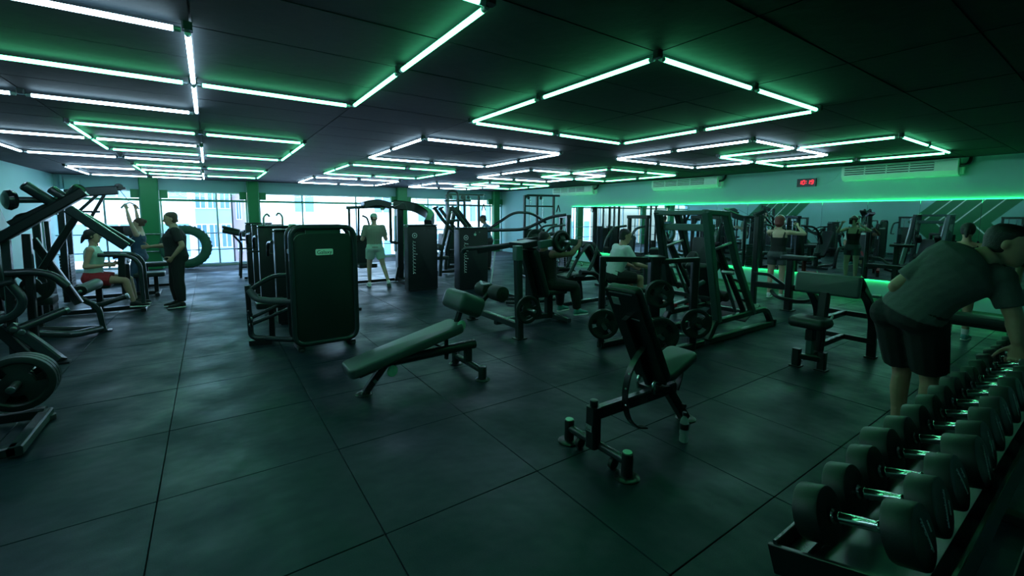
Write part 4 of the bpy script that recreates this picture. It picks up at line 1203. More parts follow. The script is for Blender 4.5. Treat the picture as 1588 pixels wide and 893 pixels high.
# ---- tall rail frame (hack squat)
t = Thing('hack_squat', 'tall sloping rail frame of a plate loaded hack squat lit green', 'gym machine', (5.9, 3.4, 0), w=True)
t.m = 'frame_teal'  # green light on the frame is put into its base colour
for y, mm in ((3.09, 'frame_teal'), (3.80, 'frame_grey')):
    t.beam('floor_beam', [(5.24, y, 0.045), (6.95, y, 0.045)], 0.08, 0.085, 'frame_grey')
    t.beam('raised_beam', [(5.22, y, 0.05), (5.38, y, 0.27), (6.62, y, 0.29), (6.74, y, 0.25), (6.90, y, 0.06)], 0.075, 0.075, 'frame_grey', up=(0, 1, 0), r=0.05)
    t.beam('front_rail_post', [(5.43, y, 0.27), (5.06, y, 1.70)], 0.09, 0.10, mm, up=(0, 1, 0))
    t.beam('top_bar', [(5.03, y, 1.695), (5.52, y, 1.68)], 0.09, 0.07, mm)
    t.beam('rear_rail_post', [(5.50, y, 1.68), (5.80, y, 1.06), (6.34, y, 0.27)], 0.085, 0.085, mm, up=(0, 1, 0))
    t.cyl('guide_rail', (5.22, y + 0.11, 1.62), (6.08, y + 0.11, 0.30), 0.022, 'steel', n=12)
    t.beam('toothed_rail', [(5.40, y + 0.05, 1.30), (6.20, y + 0.05, 0.28)], 0.05, 0.06, 'frame_black', up=(0, 1, 0))
    for k in range(5):
        q = 0.25 + 0.15 * k
        t.box('catch_tooth', (5.40 + 0.80 * q + 0.04, y + 0.02, 1.30 - 1.02 * q + 0.035), (0.09, 0.03, 0.025), 'frame_black', rotm('Y', 20))
    t.cyl('rack_peg', (5.20, y - 0.02, 1.22), (5.62, y - 0.02, 1.30), 0.018, 'steel', bev=0.004)
    t.box('end_foot', (6.95, y, 0.05), (0.05, 0.10, 0.10), 'frame_black')
t.beam('cross_beam', [(5.16, 3.05, 1.50), (5.16, 3.84, 1.50)], 0.07, 0.09, 'frame_teal')
t.beam('cross_beam', [(5.05, 3.09, 1.69), (5.05, 3.80, 1.69)], 0.06, 0.06, 'frame_teal')
t.beam('cross_beam', [(5.42, 3.09, 0.56), (5.42, 3.80, 0.56)], 0.05, 0.05, 'frame_grey')
t.beam('cross_beam', [(6.30, 3.09, 0.27), (6.30, 3.80, 0.27)], 0.06, 0.06, 'frame_grey')
t.pad('back_pad', (5.68, 3.45, 0.72), (0.70, 0.34, 0.09), 'vinyl', frame_of(x=(0.62, 0, -0.78), y=(0, 1, 0)), r=0.05, bev=0.03)
for s in (-1, 1):
    t.pad('shoulder_pad', (5.62, 3.45 + s * 0.20, 1.02), (0.30, 0.13, 0.12), 'vinyl', frame_of(x=(0.78, 0, 0.62), y=(0, 1, 0)), r=0.05, bev=0.04)
t.cyl('lumbar_roller', (5.95, 3.25, 0.52), (5.95, 3.65, 0.52), 0.075, 'foam', bev=0.02)
t.box('foot_plate', (6.45, 3.45, 0.24), (0.45, 0.62, 0.02), 'frame_black', rotm('Y', -25))
for y in (2.94, 3.95):
    t.cyl('carriage_horn', (5.50, 3.10 if y < 3.4 else 3.80, 0.92), (5.50, y, 0.92), 0.024, 'steel', bev=0.004)
# ---- red framed bench behind it
t = Thing('red_bench', 'low bench with red painted base bars behind the lever machine', 'bench', (6.4, 4.7, 0), w=True)
t.m = 'frame_red'
t.beam('base_bar', [(5.55, 4.55, 0.17), (6.35, 4.35, 0.17)], 0.07, 0.06)
t.beam('base_bar', [(5.75, 4.85, 0.17), (6.45, 4.55, 0.17)], 0.07, 0.06)
t.beam('base_bar', [(6.55, 4.25, 0.15), (7.35, 4.05, 0.15)], 0.07, 0.06)
t.pad('seat', (6.9, 4.55, 0.46), (0.50, 0.34, 0.09), 'vinyl', r=0.06)
t.pad('backrest', (6.45, 4.70, 0.78), (0.72, 0.32, 0.08), 'vinyl', frame_of(x=(-0.45, 0.1, 0.9), y=(0, 1, 0)), r=0.06)
t.beam('backrest_bracket', [(6.72, 4.55, 0.40), (6.55, 4.68, 0.62)], 0.05, 0.05, up=(0, 1, 0))
for x, y in ((5.6, 4.55), (6.4, 4.40), (7.3, 4.06)):
    t.beam('leg', [(x, y, 0.0), (x, y, 0.16)], 0.06, 0.06, 'frame_black', up=(1, 0, 0))
t.beam('seat_post', [(6.9, 4.5, 0.0), (6.9, 4.5, 0.43)], 0.08, 0.08, 'frame_black', up=(1, 0, 0))
t.beam('cross_link', [(6.3, 4.36, 0.17), (6.9, 4.5, 0.17)], 0.06, 0.06, 'frame_black')
# ---- low bench and post before the mirror
t = Thing('post_bench', 'low black bench with a tall square post in front of the red haired woman', 'bench', (8.4, 3.7, 0), w=True)
t.m = 'frame_black'
t.beam('tall_post', [(8.30, 4.05, 0.0), (8.30, 4.05, 1.66)], 0.09, 0.09, up=(1, 0, 0))
t.beam('post_top', [(8.26, 4.09, 1.66), (8.36, 3.99, 1.74)], 0.14, 0.06)
t.beam('long_rail', [(8.30, 4.05, 0.40), (8.42, 3.0, 0.40)], 0.10, 0.10)
t.beam('diagonal_brace', [(8.25, 4.05, 0.60), (8.28, 3.78, 0.60), (8.34, 3.50, 0.40)], 0.05, 0.05, r=0.05)
t.beam('leg', [(8.30, 3.45, 0.0), (8.30, 3.45, 0.90)], 0.11, 0.11, up=(1, 0, 0))
t.box('foot', (8.30, 3.45, 0.008), (0.20, 0.18, 0.016), 'frame_black')
t.pad('small_pad', (8.30, 3.36, 0.94), (0.22, 0.46, 0.07), 'vinyl', r=0.04)
t.beam('floor_bar', [(8.35, 3.40, 0.16), (8.50, 2.95, 0.20)], 0.06, 0.06, 'frame_teal')
t.beam('side_loop', [(8.22, 3.70, 0.32), (8.05, 3.55, 0.25), (8.10, 3.15, 0.22), (8.35, 3.05, 0.28)], 0.05, 0.05, r=0.12)
t.box('post_foot', (8.30, 4.05, 0.008), (0.16, 0.16, 0.016), 'frame_black')
# ---- flat bench beyond the bending man
t = Thing('flat_bench', 'flat black bench beyond the bending man near the far end of the rack', 'bench', (7.15, 1.05, 0), w=True)
t.pad('bench_pad', (7.15, 1.0, 0.49), (0.30, 1.05, 0.09), 'vinyl', r=0.06)
for y in (0.62, 1.40):
    t.beam('leg', [(7.15, y, 0.45), (7.15, y, 0.04)], 0.06, 0.06, up=(1, 0, 0))
    t.beam('cross_foot', [(6.95, y, 0.03), (7.35, y, 0.03)], 0.06, 0.05)
t.beam('rail', [(7.15, 0.55, 0.42), (7.15, 1.47, 0.42)], 0.06, 0.05)
# ================================================================ machines along the left wall and by the windows
t = Thing('plate_tree_base', 'machine base with a horn of three stacked plates cut by the left edge', 'gym machine', (-1.5, 4.6, 0), w=True)
t.beam('floor_bar', [(-1.16, 4.20, 0.05), (-1.16, 4.92, 0.05)], 0.08, 0.07, 'frame_grey')
t.beam('side_bar', [(-1.16, 4.90, 0.06), (-2.3, 4.98, 0.10)], 0.08, 0.08, 'frame_grey')
t.beam('side_bar', [(-1.16, 4.24, 0.05), (-2.3, 4.24, 0.05)], 0.08, 0.07, 'frame_grey')
t.cyl('rubber_foot', (-1.15, 4.88, 0.0), (-1.15, 4.88, 0.04), 0.05, 'rubber', bev=0.004)
t.beam('upright', [(-2.2, 4.60, 0.05), (-2.2, 4.60, 1.5)], 0.10, 0.10, up=(1, 0, 0))
t.beam('lever', [(-2.2, 4.98, 0.75), (-1.60, 4.98, 0.44), (-1.22, 4.98, 0.42)], 0.08, 0.08, up=(0, 1, 0), r=0.1)
t.cyl('horn', (-1.22, 5.0, 0.42), (-1.22, 4.46, 0.40), 0.026, 'steel', bev=0.004)
t.cyl('horn', (-1.55, 4.24, 0.34), (-1.55, 3.9, 0.34), 0.026, 'steel', bev=0.004)
t.beam('horn_stub', [(-1.55, 4.24, 0.05), (-1.55, 4.24, 0.38)], 0.07, 0.07, up=(1, 0, 0))
t.pad('seat', (-2.0, 4.6, 0.50), (0.40, 0.40, 0.09), 'vinyl', r=0.06)
t.pad('backrest', (-2.26, 4.6, 0.95), (0.7, 0.34, 0.09), 'vinyl', frame_of(x=(-0.1, 0, 1), y=(0, 1, 0)), r=0.06)
for k, lb in enumerate(('front one of three big plates stacked at the left edge', 'middle one of three big plates stacked at the left edge', 'rearmost of three big plates stacked at the left edge')):
    plate((-1.22, 4.62 + 0.052 * k, 0.40), (0, -1, 0), 0.205, 0.048, lb, 0.4 * k)
plate((-1.55, 4.06, 0.34), (0, -1, 0), 0.20, 0.045, 'single plate low at the left edge below the stacked three', 0.2)
# ---- tall lever pulldown
t = Thing('lever_pulldown', 'tall plate loaded machine with long crossing diagonal arms at the left', 'gym machine', (-1.7, 7.0, 0), w=True)
t.m = 'frame_black'
y = 7.0
t.beam('long_arm', [(-2.60, y, 0.90), (-1.86, y, 1.375), (-1.16, y, 1.90)], 0.10, 0.15, up=(0, 1, 0))
t.beam('upper_arm', [(-1.80, y + 0.13, 1.52), (-1.22, y + 0.13, 1.90)], 0.085, 0.10, up=(0, 1, 0))
t.cyl('arm_end_roll', (-1.28, y + 0.10, 1.86), (-1.20, y - 0.02, 1.93), 0.065, 'frame_black', bev=0.012)
t.beam('down_arm', [(-1.30, y - 0.05, 1.70), (-0.83, y - 0.05, 1.25)], 0.10, 0.10, 'frame_grey', up=(0, 1, 0))
t.beam('down_arm', [(-1.22, y + 0.18, 1.62), (-0.80, y + 0.18, 1.27)], 0.08, 0.09, up=(0, 1, 0))
t.cyl('cross_horn', (-1.74, y - 0.05, 1.79), (-1.40, y + 0.06, 1.80), 0.034, 'frame_grey', bev=0.004)
t.turned('horn_ball', (-1.74, y - 0.05, 1.79), (-1, -0.6, 0), [(0.03, -0.06), (0.09, -0.04), (0.112, 0.0), (0.10, 0.035), (0.065, 0.055), (0.05, 0.058)], 'screen', n=24, label='glossy black round horn end')
t.cyl('raised_horn', (-1.62, y - 0.10, 1.955), (-1.40, y + 0.05, 1.73), 0.055, 'frame_grey', bev=0.02)
t.cyl('raised_horn', (-1.46, y + 0.1, 1.93), (-1.32, y + 0.1, 1.80), 0.05, 'frame_grey', bev=0.02)
t.tube('rear_hoop', [(-1.80, y + .25, 1.40), (-1.80, y + .25, 1.62), (-1.45, y + .25, 1.66)], 0.03, 'frame_black', r=0.15)
for x in (-1.86, -1.70):
    t.beam('upright', [(x, y + 0.05, 0.02), (x + 0.03, y + 0.05, 1.42)], 0.07, 0.08, 'frame_grey' if x < -1.8 else 'frame_black', up=(0, 1, 0))
t.tube('hand_bar', [(-1.85, y, 1.0), (-1.62, y, 1.0), (-1.48, y, 0.95), (-1.38, y, 0.81)], 0.042, 'frame_grey', r=0.12)
t.beam('rear_strut', [(-1.70, y + 0.35, 1.35), (-1.36, y + 0.35, 0.55)], 0.08, 0.08, up=(0, 1, 0))
t.beam('rear_strut', [(-1.30, y + 0.30, 1.62), (-1.66, y + 0.30, 0.95)], 0.07, 0.07, up=(0, 1, 0))
t.tube('side_handle', [(-2.0, y - 0.15, 0.86), (-1.76, y - 0.15, 0.92)], 0.03, 'frame_grey')
t.tube('bent_tube', [(-1.80, y - 0.1, 0.90), (-1.70, y - 0.1, 0.70), (-1.78, y - 0.1, 0.54), (-2.1, y - 0.1, 0.44)], 0.042, 'frame_grey', r=0.14)
t.tube('swing_tube', [(-1.84, y - 0.1, 0.36), (-1.44, y + 0.1, 0.52)], 0.046, 'frame_grey')
t.cyl('swing_tube_cap', (-1.44, y + 0.1, 0.52), (-1.41, y + 0.115, 0.532), 0.04, 'steel', bev=0.006)
t.beam('splay_leg', [(-1.84, y - 0.05, 0.42), (-1.62, 6.85, 0.20), (-1.43, 6.69, 0.02)], 0.10, 0.10, 'frame_grey', up=(0, 1, 0), r=0.1)
t.box('leg_foot', (-1.43, 6.68, 0.01), (0.16, 0.12, 0.02), 'frame_black')
t.beam('splay_leg', [(-1.95, y, 0.42), (-1.74, 7.06, 0.02)], 0.10, 0.10, 'frame_grey', up=(0, 1, 0))
t.tube('floor_tube', [(-1.80, y + 0.1, 0.30), (-1.5, 7.7, 0.10), (-1.32, 8.12, 0.06)], 0.046, 'frame_grey', r=0.15)
t.cyl('plate_horn', (-1.72, y + 0.35, 0.82), (-1.72, y + 0.05, 0.82), 0.025, 'steel')
t.pad('seat', (-2.1, 7.0, 0.52), (0.36, 0.38, 0.09), 'vinyl', r=0.06)
for x, z in ((-1.80, 0.40), (-1.74, 0.36)):
    t.cyl('hub_bolt', (x, y - 0.16, z), (x, y - 0.13, z), 0.03, 'steel', bev=0.006)
plate((-1.72, y + 0.22, 0.82), (0, -1, 0), 0.20, 0.045, 'plate hanging on the tall diagonal arm machine at the left', 0.2)
# ---- knee roller stand
t = Thing('leg_extension', 'leg extension with foam roller and bent leg in front of the seated woman', 'gym machine', (-1.6, 8.3, 0), w=True)
t.beam('bent_leg', [(-1.70, 8.2, 0.75), (-1.46, 8.2, 0.45), (-1.33, 8.2, 0.36), (-1.29, 8.2, 0.02)], 0.06, 0.085, 'frame_grey', up=(0, 1, 0), r=0.1)
t.box('leg_foot', (-1.28, 8.2, 0.01), (0.15, 0.10, 0.02), 'frame_grey')
t.cyl('foam_roller', (-1.50, 8.15, 0.60), (-1.38, 8.60, 0.64), 0.075, 'vinyl_grey', bev=0.02)
t.pad('roller_end', (-1.52, 8.12, 0.60), (0.22, 0.14, 0.03), 'frame_black', frame_of(x=(1, 0, 0.1), y=(0, 0, 1)), r=0.06, bev=0.01)
bolt(t, (-1.48, 8.10, 0.60), (0, -1, 0), 0.022)
t.tube('push_tube', [(-1.40, 8.2, 0.36), (-1.25, 8.2, 0.40), (-1.03, 8.2, 0.47)], 0.036, 'frame_grey', r=0.08)
t.cyl('push_tube_cap', (-1.03, 8.2, 0.47), (-1.0, 8.2, 0.48), 0.042, 'steel', bev=0.006)
t.tube('floor_tube', [(-2.1, 8.25, 0.14), (-1.55, 8.25, 0.06), (-1.29, 8.22, 0.06)], 0.036, 'frame_grey', r=0.1)
t.beam('seat_post', [(-1.95, 8.35, 0.0), (-1.95, 8.35, 0.45)], 0.09, 0.09, up=(1, 0, 0))
t.pad('seat', (-1.98, 8.35, 0.49), (0.42, 0.38, 0.10), 'vinyl', r=0.06)
t.pad('backrest', (-2.22, 8.35, 0.86), (0.66, 0.36, 0.09), 'vinyl', frame_of(x=(-0.15, 0, 1), y=(0, 1, 0)), r=0.06)
t.beam('back_post', [(-2.28, 8.35, 0.02), (-2.32, 8.35, 1.15)], 0.08, 0.08, up=(0, 1, 0))
t.beam('floor_beam', [(-2.3, 8.35, 0.05), (-1.6, 8.35, 0.05)], 0.08, 0.07)
# ---- seated row where the woman in red shorts sits
t = Thing('seated_row', 'seated row machine with bent black tubes where the woman in red shorts sits', 'gym machine', (-1.5, 9.75, 0), w=True)
yc = 9.78
t.pad('seat', (-1.60, yc, 0.47), (0.42, 0.38, 0.09), 'vinyl', r=0.06)
t.beam('seat_post', [(-1.56, yc, 0.02), (-1.56, yc, 0.44)], 0.08, 0.08, up=(1, 0, 0))
t.pad('chest_pad', (-1.24, yc, 0.78), (0.40, 0.26, 0.09), 'vinyl', frame_of(x=(0.05, 0, 1), y=(0, 1, 0)), r=0.05)
t.beam('chest_post', [(-1.18, yc, 0.30), (-1.18, yc, 0.80)], 0.06, 0.06, up=(0, 1, 0))
for s in (-1, 1):
    y = yc + s * 0.24
    t.tube('bent_tube', [(-1.50, y, 0.98), (-1.12, y, 0.96), (-0.99, y, 0.82), (-0.98, y, 0.02)], 0.032, 'frame_grey', r=0.14)
    t.tube('row_handle', [(-1.20, y, 0.96), (-1.32, y - s * 0.04, 0.92)], 0.02, 'foam')
t.beam('floor_beam', [(-2.2, yc, 0.05), (-0.98, yc, 0.05)], 0.08, 0.07)
t.beam('cross_foot', [(-0.98, yc - 0.34, 0.04), (-0.98, yc + 0.34, 0.04)], 0.07, 0.06)
t.beam('stack_post', [(-2.15, yc - 0.22, 0.02), (-2.15, yc - 0.22, 1.55)], 0.09, 0.09, up=(1, 0, 0))
t.beam('stack_post', [(-2.15, yc + 0.22, 0.02), (-2.15, yc + 0.22, 1.55)], 0.09, 0.09, up=(1, 0, 0))
t.beam('stack_top', [(-2.15, yc - 0.26, 1.56), (-2.15, yc + 0.26, 1.56)], 0.12, 0.08)
for k in range(12):
    t.box('stack_block', (-2.15, yc, 0.14 + k * 0.055), (0.14, 0.30, 0.048), 'iron')
for s in (-1, 1):
    t.cyl('guide_rod', (-2.15, yc + s * 0.09, 0.05), (-2.15, yc + s * 0.09, 1.54), 0.012, 'chrome', n=10)
# ---- lat pulldown tower
LAT = t = Thing('lat_pulldown', 'lat pulldown station with high boom and hanging handle bar by the left column', 'gym machine', (-1.6, 11.4, 0), w=True)
yc = 11.4
t.beam('boom', [(-2.15, yc, 2.0), (-1.80, yc, 2.06), (-1.42, yc, 2.10)], 0.14, 0.17, 'frame_grey', r=0.1)
t.beam('boom_tip', [(-1.42, yc, 2.12), (-1.30, yc, 2.14)], 0.06, 0.05, 'frame_black')
pu = t.turned('pulley', (-1.40, yc - 0.02, 2.16), (0, 1, 0), [(0.06, 0), (0.068, 0.006), (0.055, 0.018), (0.068, 0.03), (0.06, 0.036)], 'frame_black', n=20)
t.beam('boom_brace', [(-1.62, yc, 2.0), (-1.92, yc, 1.40)], 0.05, 0.05, up=(0, 1, 0))
t.beam('boom_brace', [(-1.72, yc, 2.0), (-2.05, yc, 1.62)], 0.05, 0.05, up=(0, 1, 0))
t.beam('brace_link', [(-2.1, yc, 1.68), (-1.70, yc, 1.68)], 0.04, 0.04)
for s in (-1, 1):
    t.beam('tower_post', [(-2.22, yc + s * 0.22, 0.02), (-2.18, yc + s * 0.22, 2.05)], 0.08, 0.09, up=(1, 0, 0))
    t.cyl('guide_rod', (-2.22, yc + s * 0.09, 0.05), (-2.22, yc + s * 0.09, 2.0), 0.012, 'chrome', n=10)
for k in range(14):
    t.box('stack_block', (-2.22, yc, 0.14 + k * 0.055), (0.14, 0.30, 0.048), 'iron')
t.pad('seat', (-1.05, yc, 0.43), (0.52, 0.36, 0.09), 'vinyl', r=0.06)
t.beam('seat_leg', [(-0.95, yc, 0.02), (-0.95, yc, 0.40)], 0.07, 0.07, up=(1, 0, 0))
t.beam('seat_leg', [(-1.45, yc, 0.02), (-1.45, yc, 0.70)], 0.07, 0.07, up=(1, 0, 0))
t.cyl('knee_roller', (-1.42, yc - 0.24, 0.70), (-1.42, yc + 0.24, 0.70), 0.075, 'foam', bev=0.02)
t.beam('floor_beam', [(-2.25, yc, 0.05), (-0.92, yc, 0.05)], 0.08, 0.07)
t.beam('cross_foot', [(-0.92, yc - 0.3, 0.04), (-0.92, yc + 0.3, 0.04)], 0.07, 0.06)
# ---- second flat seat beside it
t = Thing('cable_row_seat', 'low black bench seat behind the standing man in black', 'bench', (-0.95, 12.6, 0), w=True)
t.pad('bench_pad', (-0.98, 12.6, 0.52), (0.62, 0.34, 0.09), 'vinyl', r=0.06)
for x in (-1.2, -0.76):
    t.beam('leg', [(x, 12.6, 0.0), (x, 12.6, 0.48)], 0.06, 0.06, up=(1, 0, 0))
t.beam('floor_bar', [(-1.4, 12.6, 0.04), (-0.7, 12.6, 0.04)], 0.07, 0.06)
# ---- wall side machine with dark back board and monitor
t = Thing('treadmill', 'treadmill with dark screen standing before the left windows', 'treadmill', (-2.0, 14.2, 0), w=True)
t.box('deck', (-2.0, 14.3, 0.12), (0.75, 1.7, 0.14), 'frame_black', cham=0.02)
t.box('belt', (-2.0, 14.3, 0.195), (0.52, 1.5, 0.012), 'rubber')
for s in (-1, 1):
    t.beam('mast', [(-2.0 + s * 0.36, 14.9, 0.15), (-2.0 + s * 0.34, 14.8, 1.15)], 0.06, 0.09, up=(1, 0, 0))
    t.tube('hand_rail', [(-2.0 + s * 0.36, 14.8, 1.05), (-2.0 + s * 0.36, 14.2, 1.0)], 0.025, 'frame_grey')
t.box('console', (-2.0, 14.85, 1.20), (0.78, 0.10, 0.26), 'frame_black', rotm('X', -18), cham=0.02)
t.box('screen', (-2.0, 14.79, 1.23), (0.42, 0.012, 0.18), 'screen', rotm('X', -18))
# ---- cable stations at the back by the mirror corner
def cable_station(name, label, xs, y, z, seed):
    t = Thing(name, label, 'gym machine', (sum(xs) / len(xs), y, 0), w=True)
    for k, x in enumerate(xs):
        t.beam('post', [(x, y, 0.02), (x, y, z)], 0.075, 0.075, 'frame_black', up=(1, 0, 0))
        t.beam('post_foot', [(x, y - 0.35, 0.035), (x, y + 0.35, 0.035)], 0.08, 0.06)
    t.beam('top_beam', [(xs[0], y, z - 0.12), (xs[0] + 0.08, y, z), (xs[-1] + 0.25, y, z + 0.02)], 0.08, 0.07, 'frame_black', r=0.06)
    t.beam('mid_beam', [(xs[0], y, z - 0.36), (xs[-1], y, z - 0.36)], 0.05, 0.05)
    for k, x in enumerate(xs[:2]):
        t.turned('pulley', (x + 0.16, y - 0.02, z - 0.08), (0, 1, 0), [(0.05, 0), (0.056, 0.006), (0.045, 0.015), (0.056, 0.024), (0.05, 0.03)], 'frame_grey', n=18)
        t.cyl('cable', (x + 0.2, y, z - 0.08), (x + 0.2, y, 1.25), 0.006, 'frame_black', n=8)
        t.box('stack_cover', (x + 0.2, y + 0.06, 0.62), (0.30, 0.16, 1.1), 'shroud', cham=0.015)
        t.cyl('guide_rod', (x + 0.28, y + 0.03, 0.1), (x + 0.28, y + 0.03, z - 0.1), 0.012, 'chrome', n=10)
    t.tube('rope_handle', [(xs[-1] + 0.10, y - 0.05, z - 0.55), (xs[-1] + 0.18, y - 0.05, z - 0.30), (xs[-1] + 0.26, y - 0.05, z - 0.55)], 0.02, 'foam', r=0.04)
    t.cyl('rope_cable', (xs[-1] + 0.18, y - 0.05, z), (xs[-1] + 0.18, y - 0.05, z - 0.32), 0.006, 'steel', n=8)
    t.tube('bent_brace', [(xs[1], y, 1.45), (xs[1] + 0.16, y - 0.1, 1.2), (xs[1] + 0.05, y - 0.1, 0.85)], 0.03, 'frame_grey', r=0.1)
    return t
cable_station('cable_station', 'tall cable station with pulleys before the mirror wall corner', [8.82, 9.36, 10.10], 12.0, 2.32, 1)
cable_station('cable_station', 'second tall cable station farther left in front of the windows', [6.9, 7.6, 8.2], 14.0, 2.36, 2)
# assisted pull-up and other frames between
t = Thing('pulley_tower', 'narrow grey pulley tower with hanging hooks in front of the windows', 'gym machine', (6.35, 12.3, 0), w=True)
for x in (6.1, 6.45):
    t.beam('post', [(x, 12.3, 0.0), (x, 12.3, 2.15)], 0.07, 0.07, 'frame_grey', up=(1, 0, 0))
t.tube('top_hoop', [(6.1, 12.3, 2.1), (6.1, 12.3, 2.38), (6.45, 12.3, 2.38), (6.45, 12.3, 2.1)], 0.035, 'frame_grey', r=0.16)
t.beam('top_bar', [(6.0, 12.3, 2.08), (6.9, 12.3, 2.10)], 0.06, 0.06, 'frame_grey')
t.turned('pulley', (6.62, 12.28, 2.20), (0, 1, 0), [(0.06, 0), (0.065, 0.008), (0.05, 0.02), (0.065, 0.032), (0.06, 0.04)], 'frame_black', n=18)
t.beam('floor_bar', [(5.9, 12.3, 0.04), (6.8, 12.3, 0.04)], 0.08, 0.07)
for k in range(8):
    t.box('stack_block', (6.27, 12.3, 0.16 + k * 0.055), (0.26, 0.12, 0.048), 'iron')
# machines between the chest press and the mirror
def stack_seat(x, y, rz, label, red=False):
    t = Thing('seated_machine', label, 'gym machine', (x, y, 0), rz)
    m2 = 'frame_red' if red else 'frame_black'
    for s in (-1, 1):
        t.beam('tower_post', [(-0.55, s * 0.26, 0.02), (-0.55, s * 0.26, 1.62)], 0.07, 0.09, 'frame_black', up=(1, 0, 0))
        t.cyl('guide_rod', (-0.55, s * 0.10, 0.05), (-0.55, s * 0.10, 1.6), 0.012, 'chrome', n=10)
        t.tube('press_arm', [(-0.45, s * 0.28, 1.40), (-0.05, s * 0.34, 1.36), (0.18, s * 0.34, 1.08), (0.22, s * 0.34, 0.90)], 0.028, 'frame_grey', r=0.14)
        t.cyl('hand_grip', (0.22, s * 0.34, 0.90), (0.22, s * 0.22, 0.90), 0.02, 'foam', bev=0.004)
    t.beam('tower_top', [(-0.55, -0.30, 1.62), (-0.55, 0.30, 1.62)], 0.12, 0.08, 'frame_black')
    for k in range(12):
        t.box('stack_block', (-0.55, 0, 0.14 + k * 0.055), (0.12, 0.32, 0.048), 'iron')
    t.pad('backrest', (-0.22, 0, 0.86), (0.66, 0.34, 0.09), 'vinyl', frame_of(x=(-0.1, 0, 1), y=(0, 1, 0)), r=0.06)
    t.pad('seat', (0.08, 0, 0.48), (0.42, 0.40, 0.09), 'vinyl', r=0.06)
    t.beam('seat_post', [(0.05, 0, 0.03), (0.05, 0, 0.45)], 0.08, 0.08, m2, up=(1, 0, 0))
    t.beam('floor_beam', [(-0.6, 0, 0.04), (0.5, 0, 0.04)], 0.08, 0.07, m2)
    t.beam('cross_foot', [(0.5, -0.32, 0.04), (0.5, 0.32, 0.04)], 0.07, 0.06, m2)
    return t
stack_seat(7.9, 6.9, math.radians(180), 'seated press machine with two posts in front of the mirror behind the chest press')
stack_seat(8.6, 5.4, math.radians(200), 'seated press machine with red base close to the mirror', red=True)
stack_seat(7.2, 8.9, math.radians(160), 'seated press machine near the back between chest press and cable stations')
stack_seat(-2.6, 6.0, 0, 'seated press machine against the left wall mirrored behind the preacher bench')
stack_seat(-2.6, 2.9, 0, 'seated press machine against the left wall before the green mural')
# ================================================================ people
def add_loft(V, F, rings, n=16):
    """rings: (centre, A, B) half axes; closed with poles"""
    base = len(V)
    for c, A, B in rings:
        for k in range(n):
            a = 2 * PI * k / n
            V.append(c + A * math.cos(a) + B * math.sin(a))
    for i in range(len(rings) - 1):
        for k in range(n):
            F.append((base + i * n + k, base + i * n + (k + 1) % n, base + (i + 1) * n + (k + 1) % n, base + (i + 1) * n + k))
    for i in (0, len(rings) - 1):
        V.append(rings[i][0].copy())
        p = len(V) - 1
        for k in range(n):
            q = (p, base + i * n + (k + 1) % n, base + i * n + k)
            F.append(q if i == 0 else q[::-1])
def add_limb(V, F, p0, p1, radii, n=12, flat=1.0, cap=True):
    p0, p1 = V3(p0), V3(p1)
    M = rot_to(p1 - p0)
    X, Y = M.col[0], M.col[1]
    rings = []
    if cap:
        d = (p1 - p0).normalized()
        r = radii[0][1]
        rings.append((p0 - d * r * 0.8 + (p1 - p0) * radii[0][0], X * r * 0.5, Y * r * 0.5))
    for t, r in radii:
        rings.append((p0.lerp(p1, t), X * r, Y * r * flat))
    if cap:
        r = radii[-1][1]
        rings.append((p0.lerp(p1, radii[-1][0]) + d * r * 0.8, X * r * 0.5, Y * r * 0.5))
    add_loft(V, F, rings, n)
def add_ball(V, F, c, ra, rb=None, rc=None, M=None, n=12):
    rb = rb or ra
    rc = rc or ra
    M = M or Matrix.Identity(3)
    X, Y, Z = M.col[0], M.col[1], M.col[2]
    rings = []
    for k in range(1, 8):
        a = PI * k / 8
        rings.append((V3(c) - Z * rc * math.cos(a), X * ra * math.sin(a), Y * rb * math.sin(a)))
    add_loft(V, F, rings, n)
def remeshed(name, V, F, voxel, it=3):
    me = bpy.data.meshes.new(name)
    me.from_pydata([tuple(v) for v in V], [], F)
    bm = bmesh.new()
    bm.from_mesh(me)
    bmesh.ops.recalc_face_normals(bm, faces=bm.faces)
    bm.to_mesh(me)
    bm.free()
    o = bpy.data.objects.new('tmp', me)
    COL.objects.link(o)
    r = o.modifiers.new('r', 'REMESH')
    r.mode = 'VOXEL'
    r.voxel_size = voxel
    r.use_smooth_shade = True
    if it:
        s = o.modifiers.new('s', 'SMOOTH')
        s.factor = 0.5
        s.iterations = it
    dg = bpy.context.evaluated_depsgraph_get()
    out = bpy.data.meshes.new_from_object(o.evaluated_get(dg))
    out.name = name
    bpy.data.objects.remove(o)
    out.materials.clear()
    for p in out.polygons:
        p.use_smooth = True
    return out
def L2W(a, v):
    """local (right, forward, up) -> world for a facing angle a (degrees from +X)"""
    a = math.radians(a)
    f = V3((math.cos(a), math.sin(a), 0))
    r = V3((math.sin(a), -math.cos(a), 0))
    return r * v[0] + f * v[1] + V3((0, 0, 1)) * v[2]
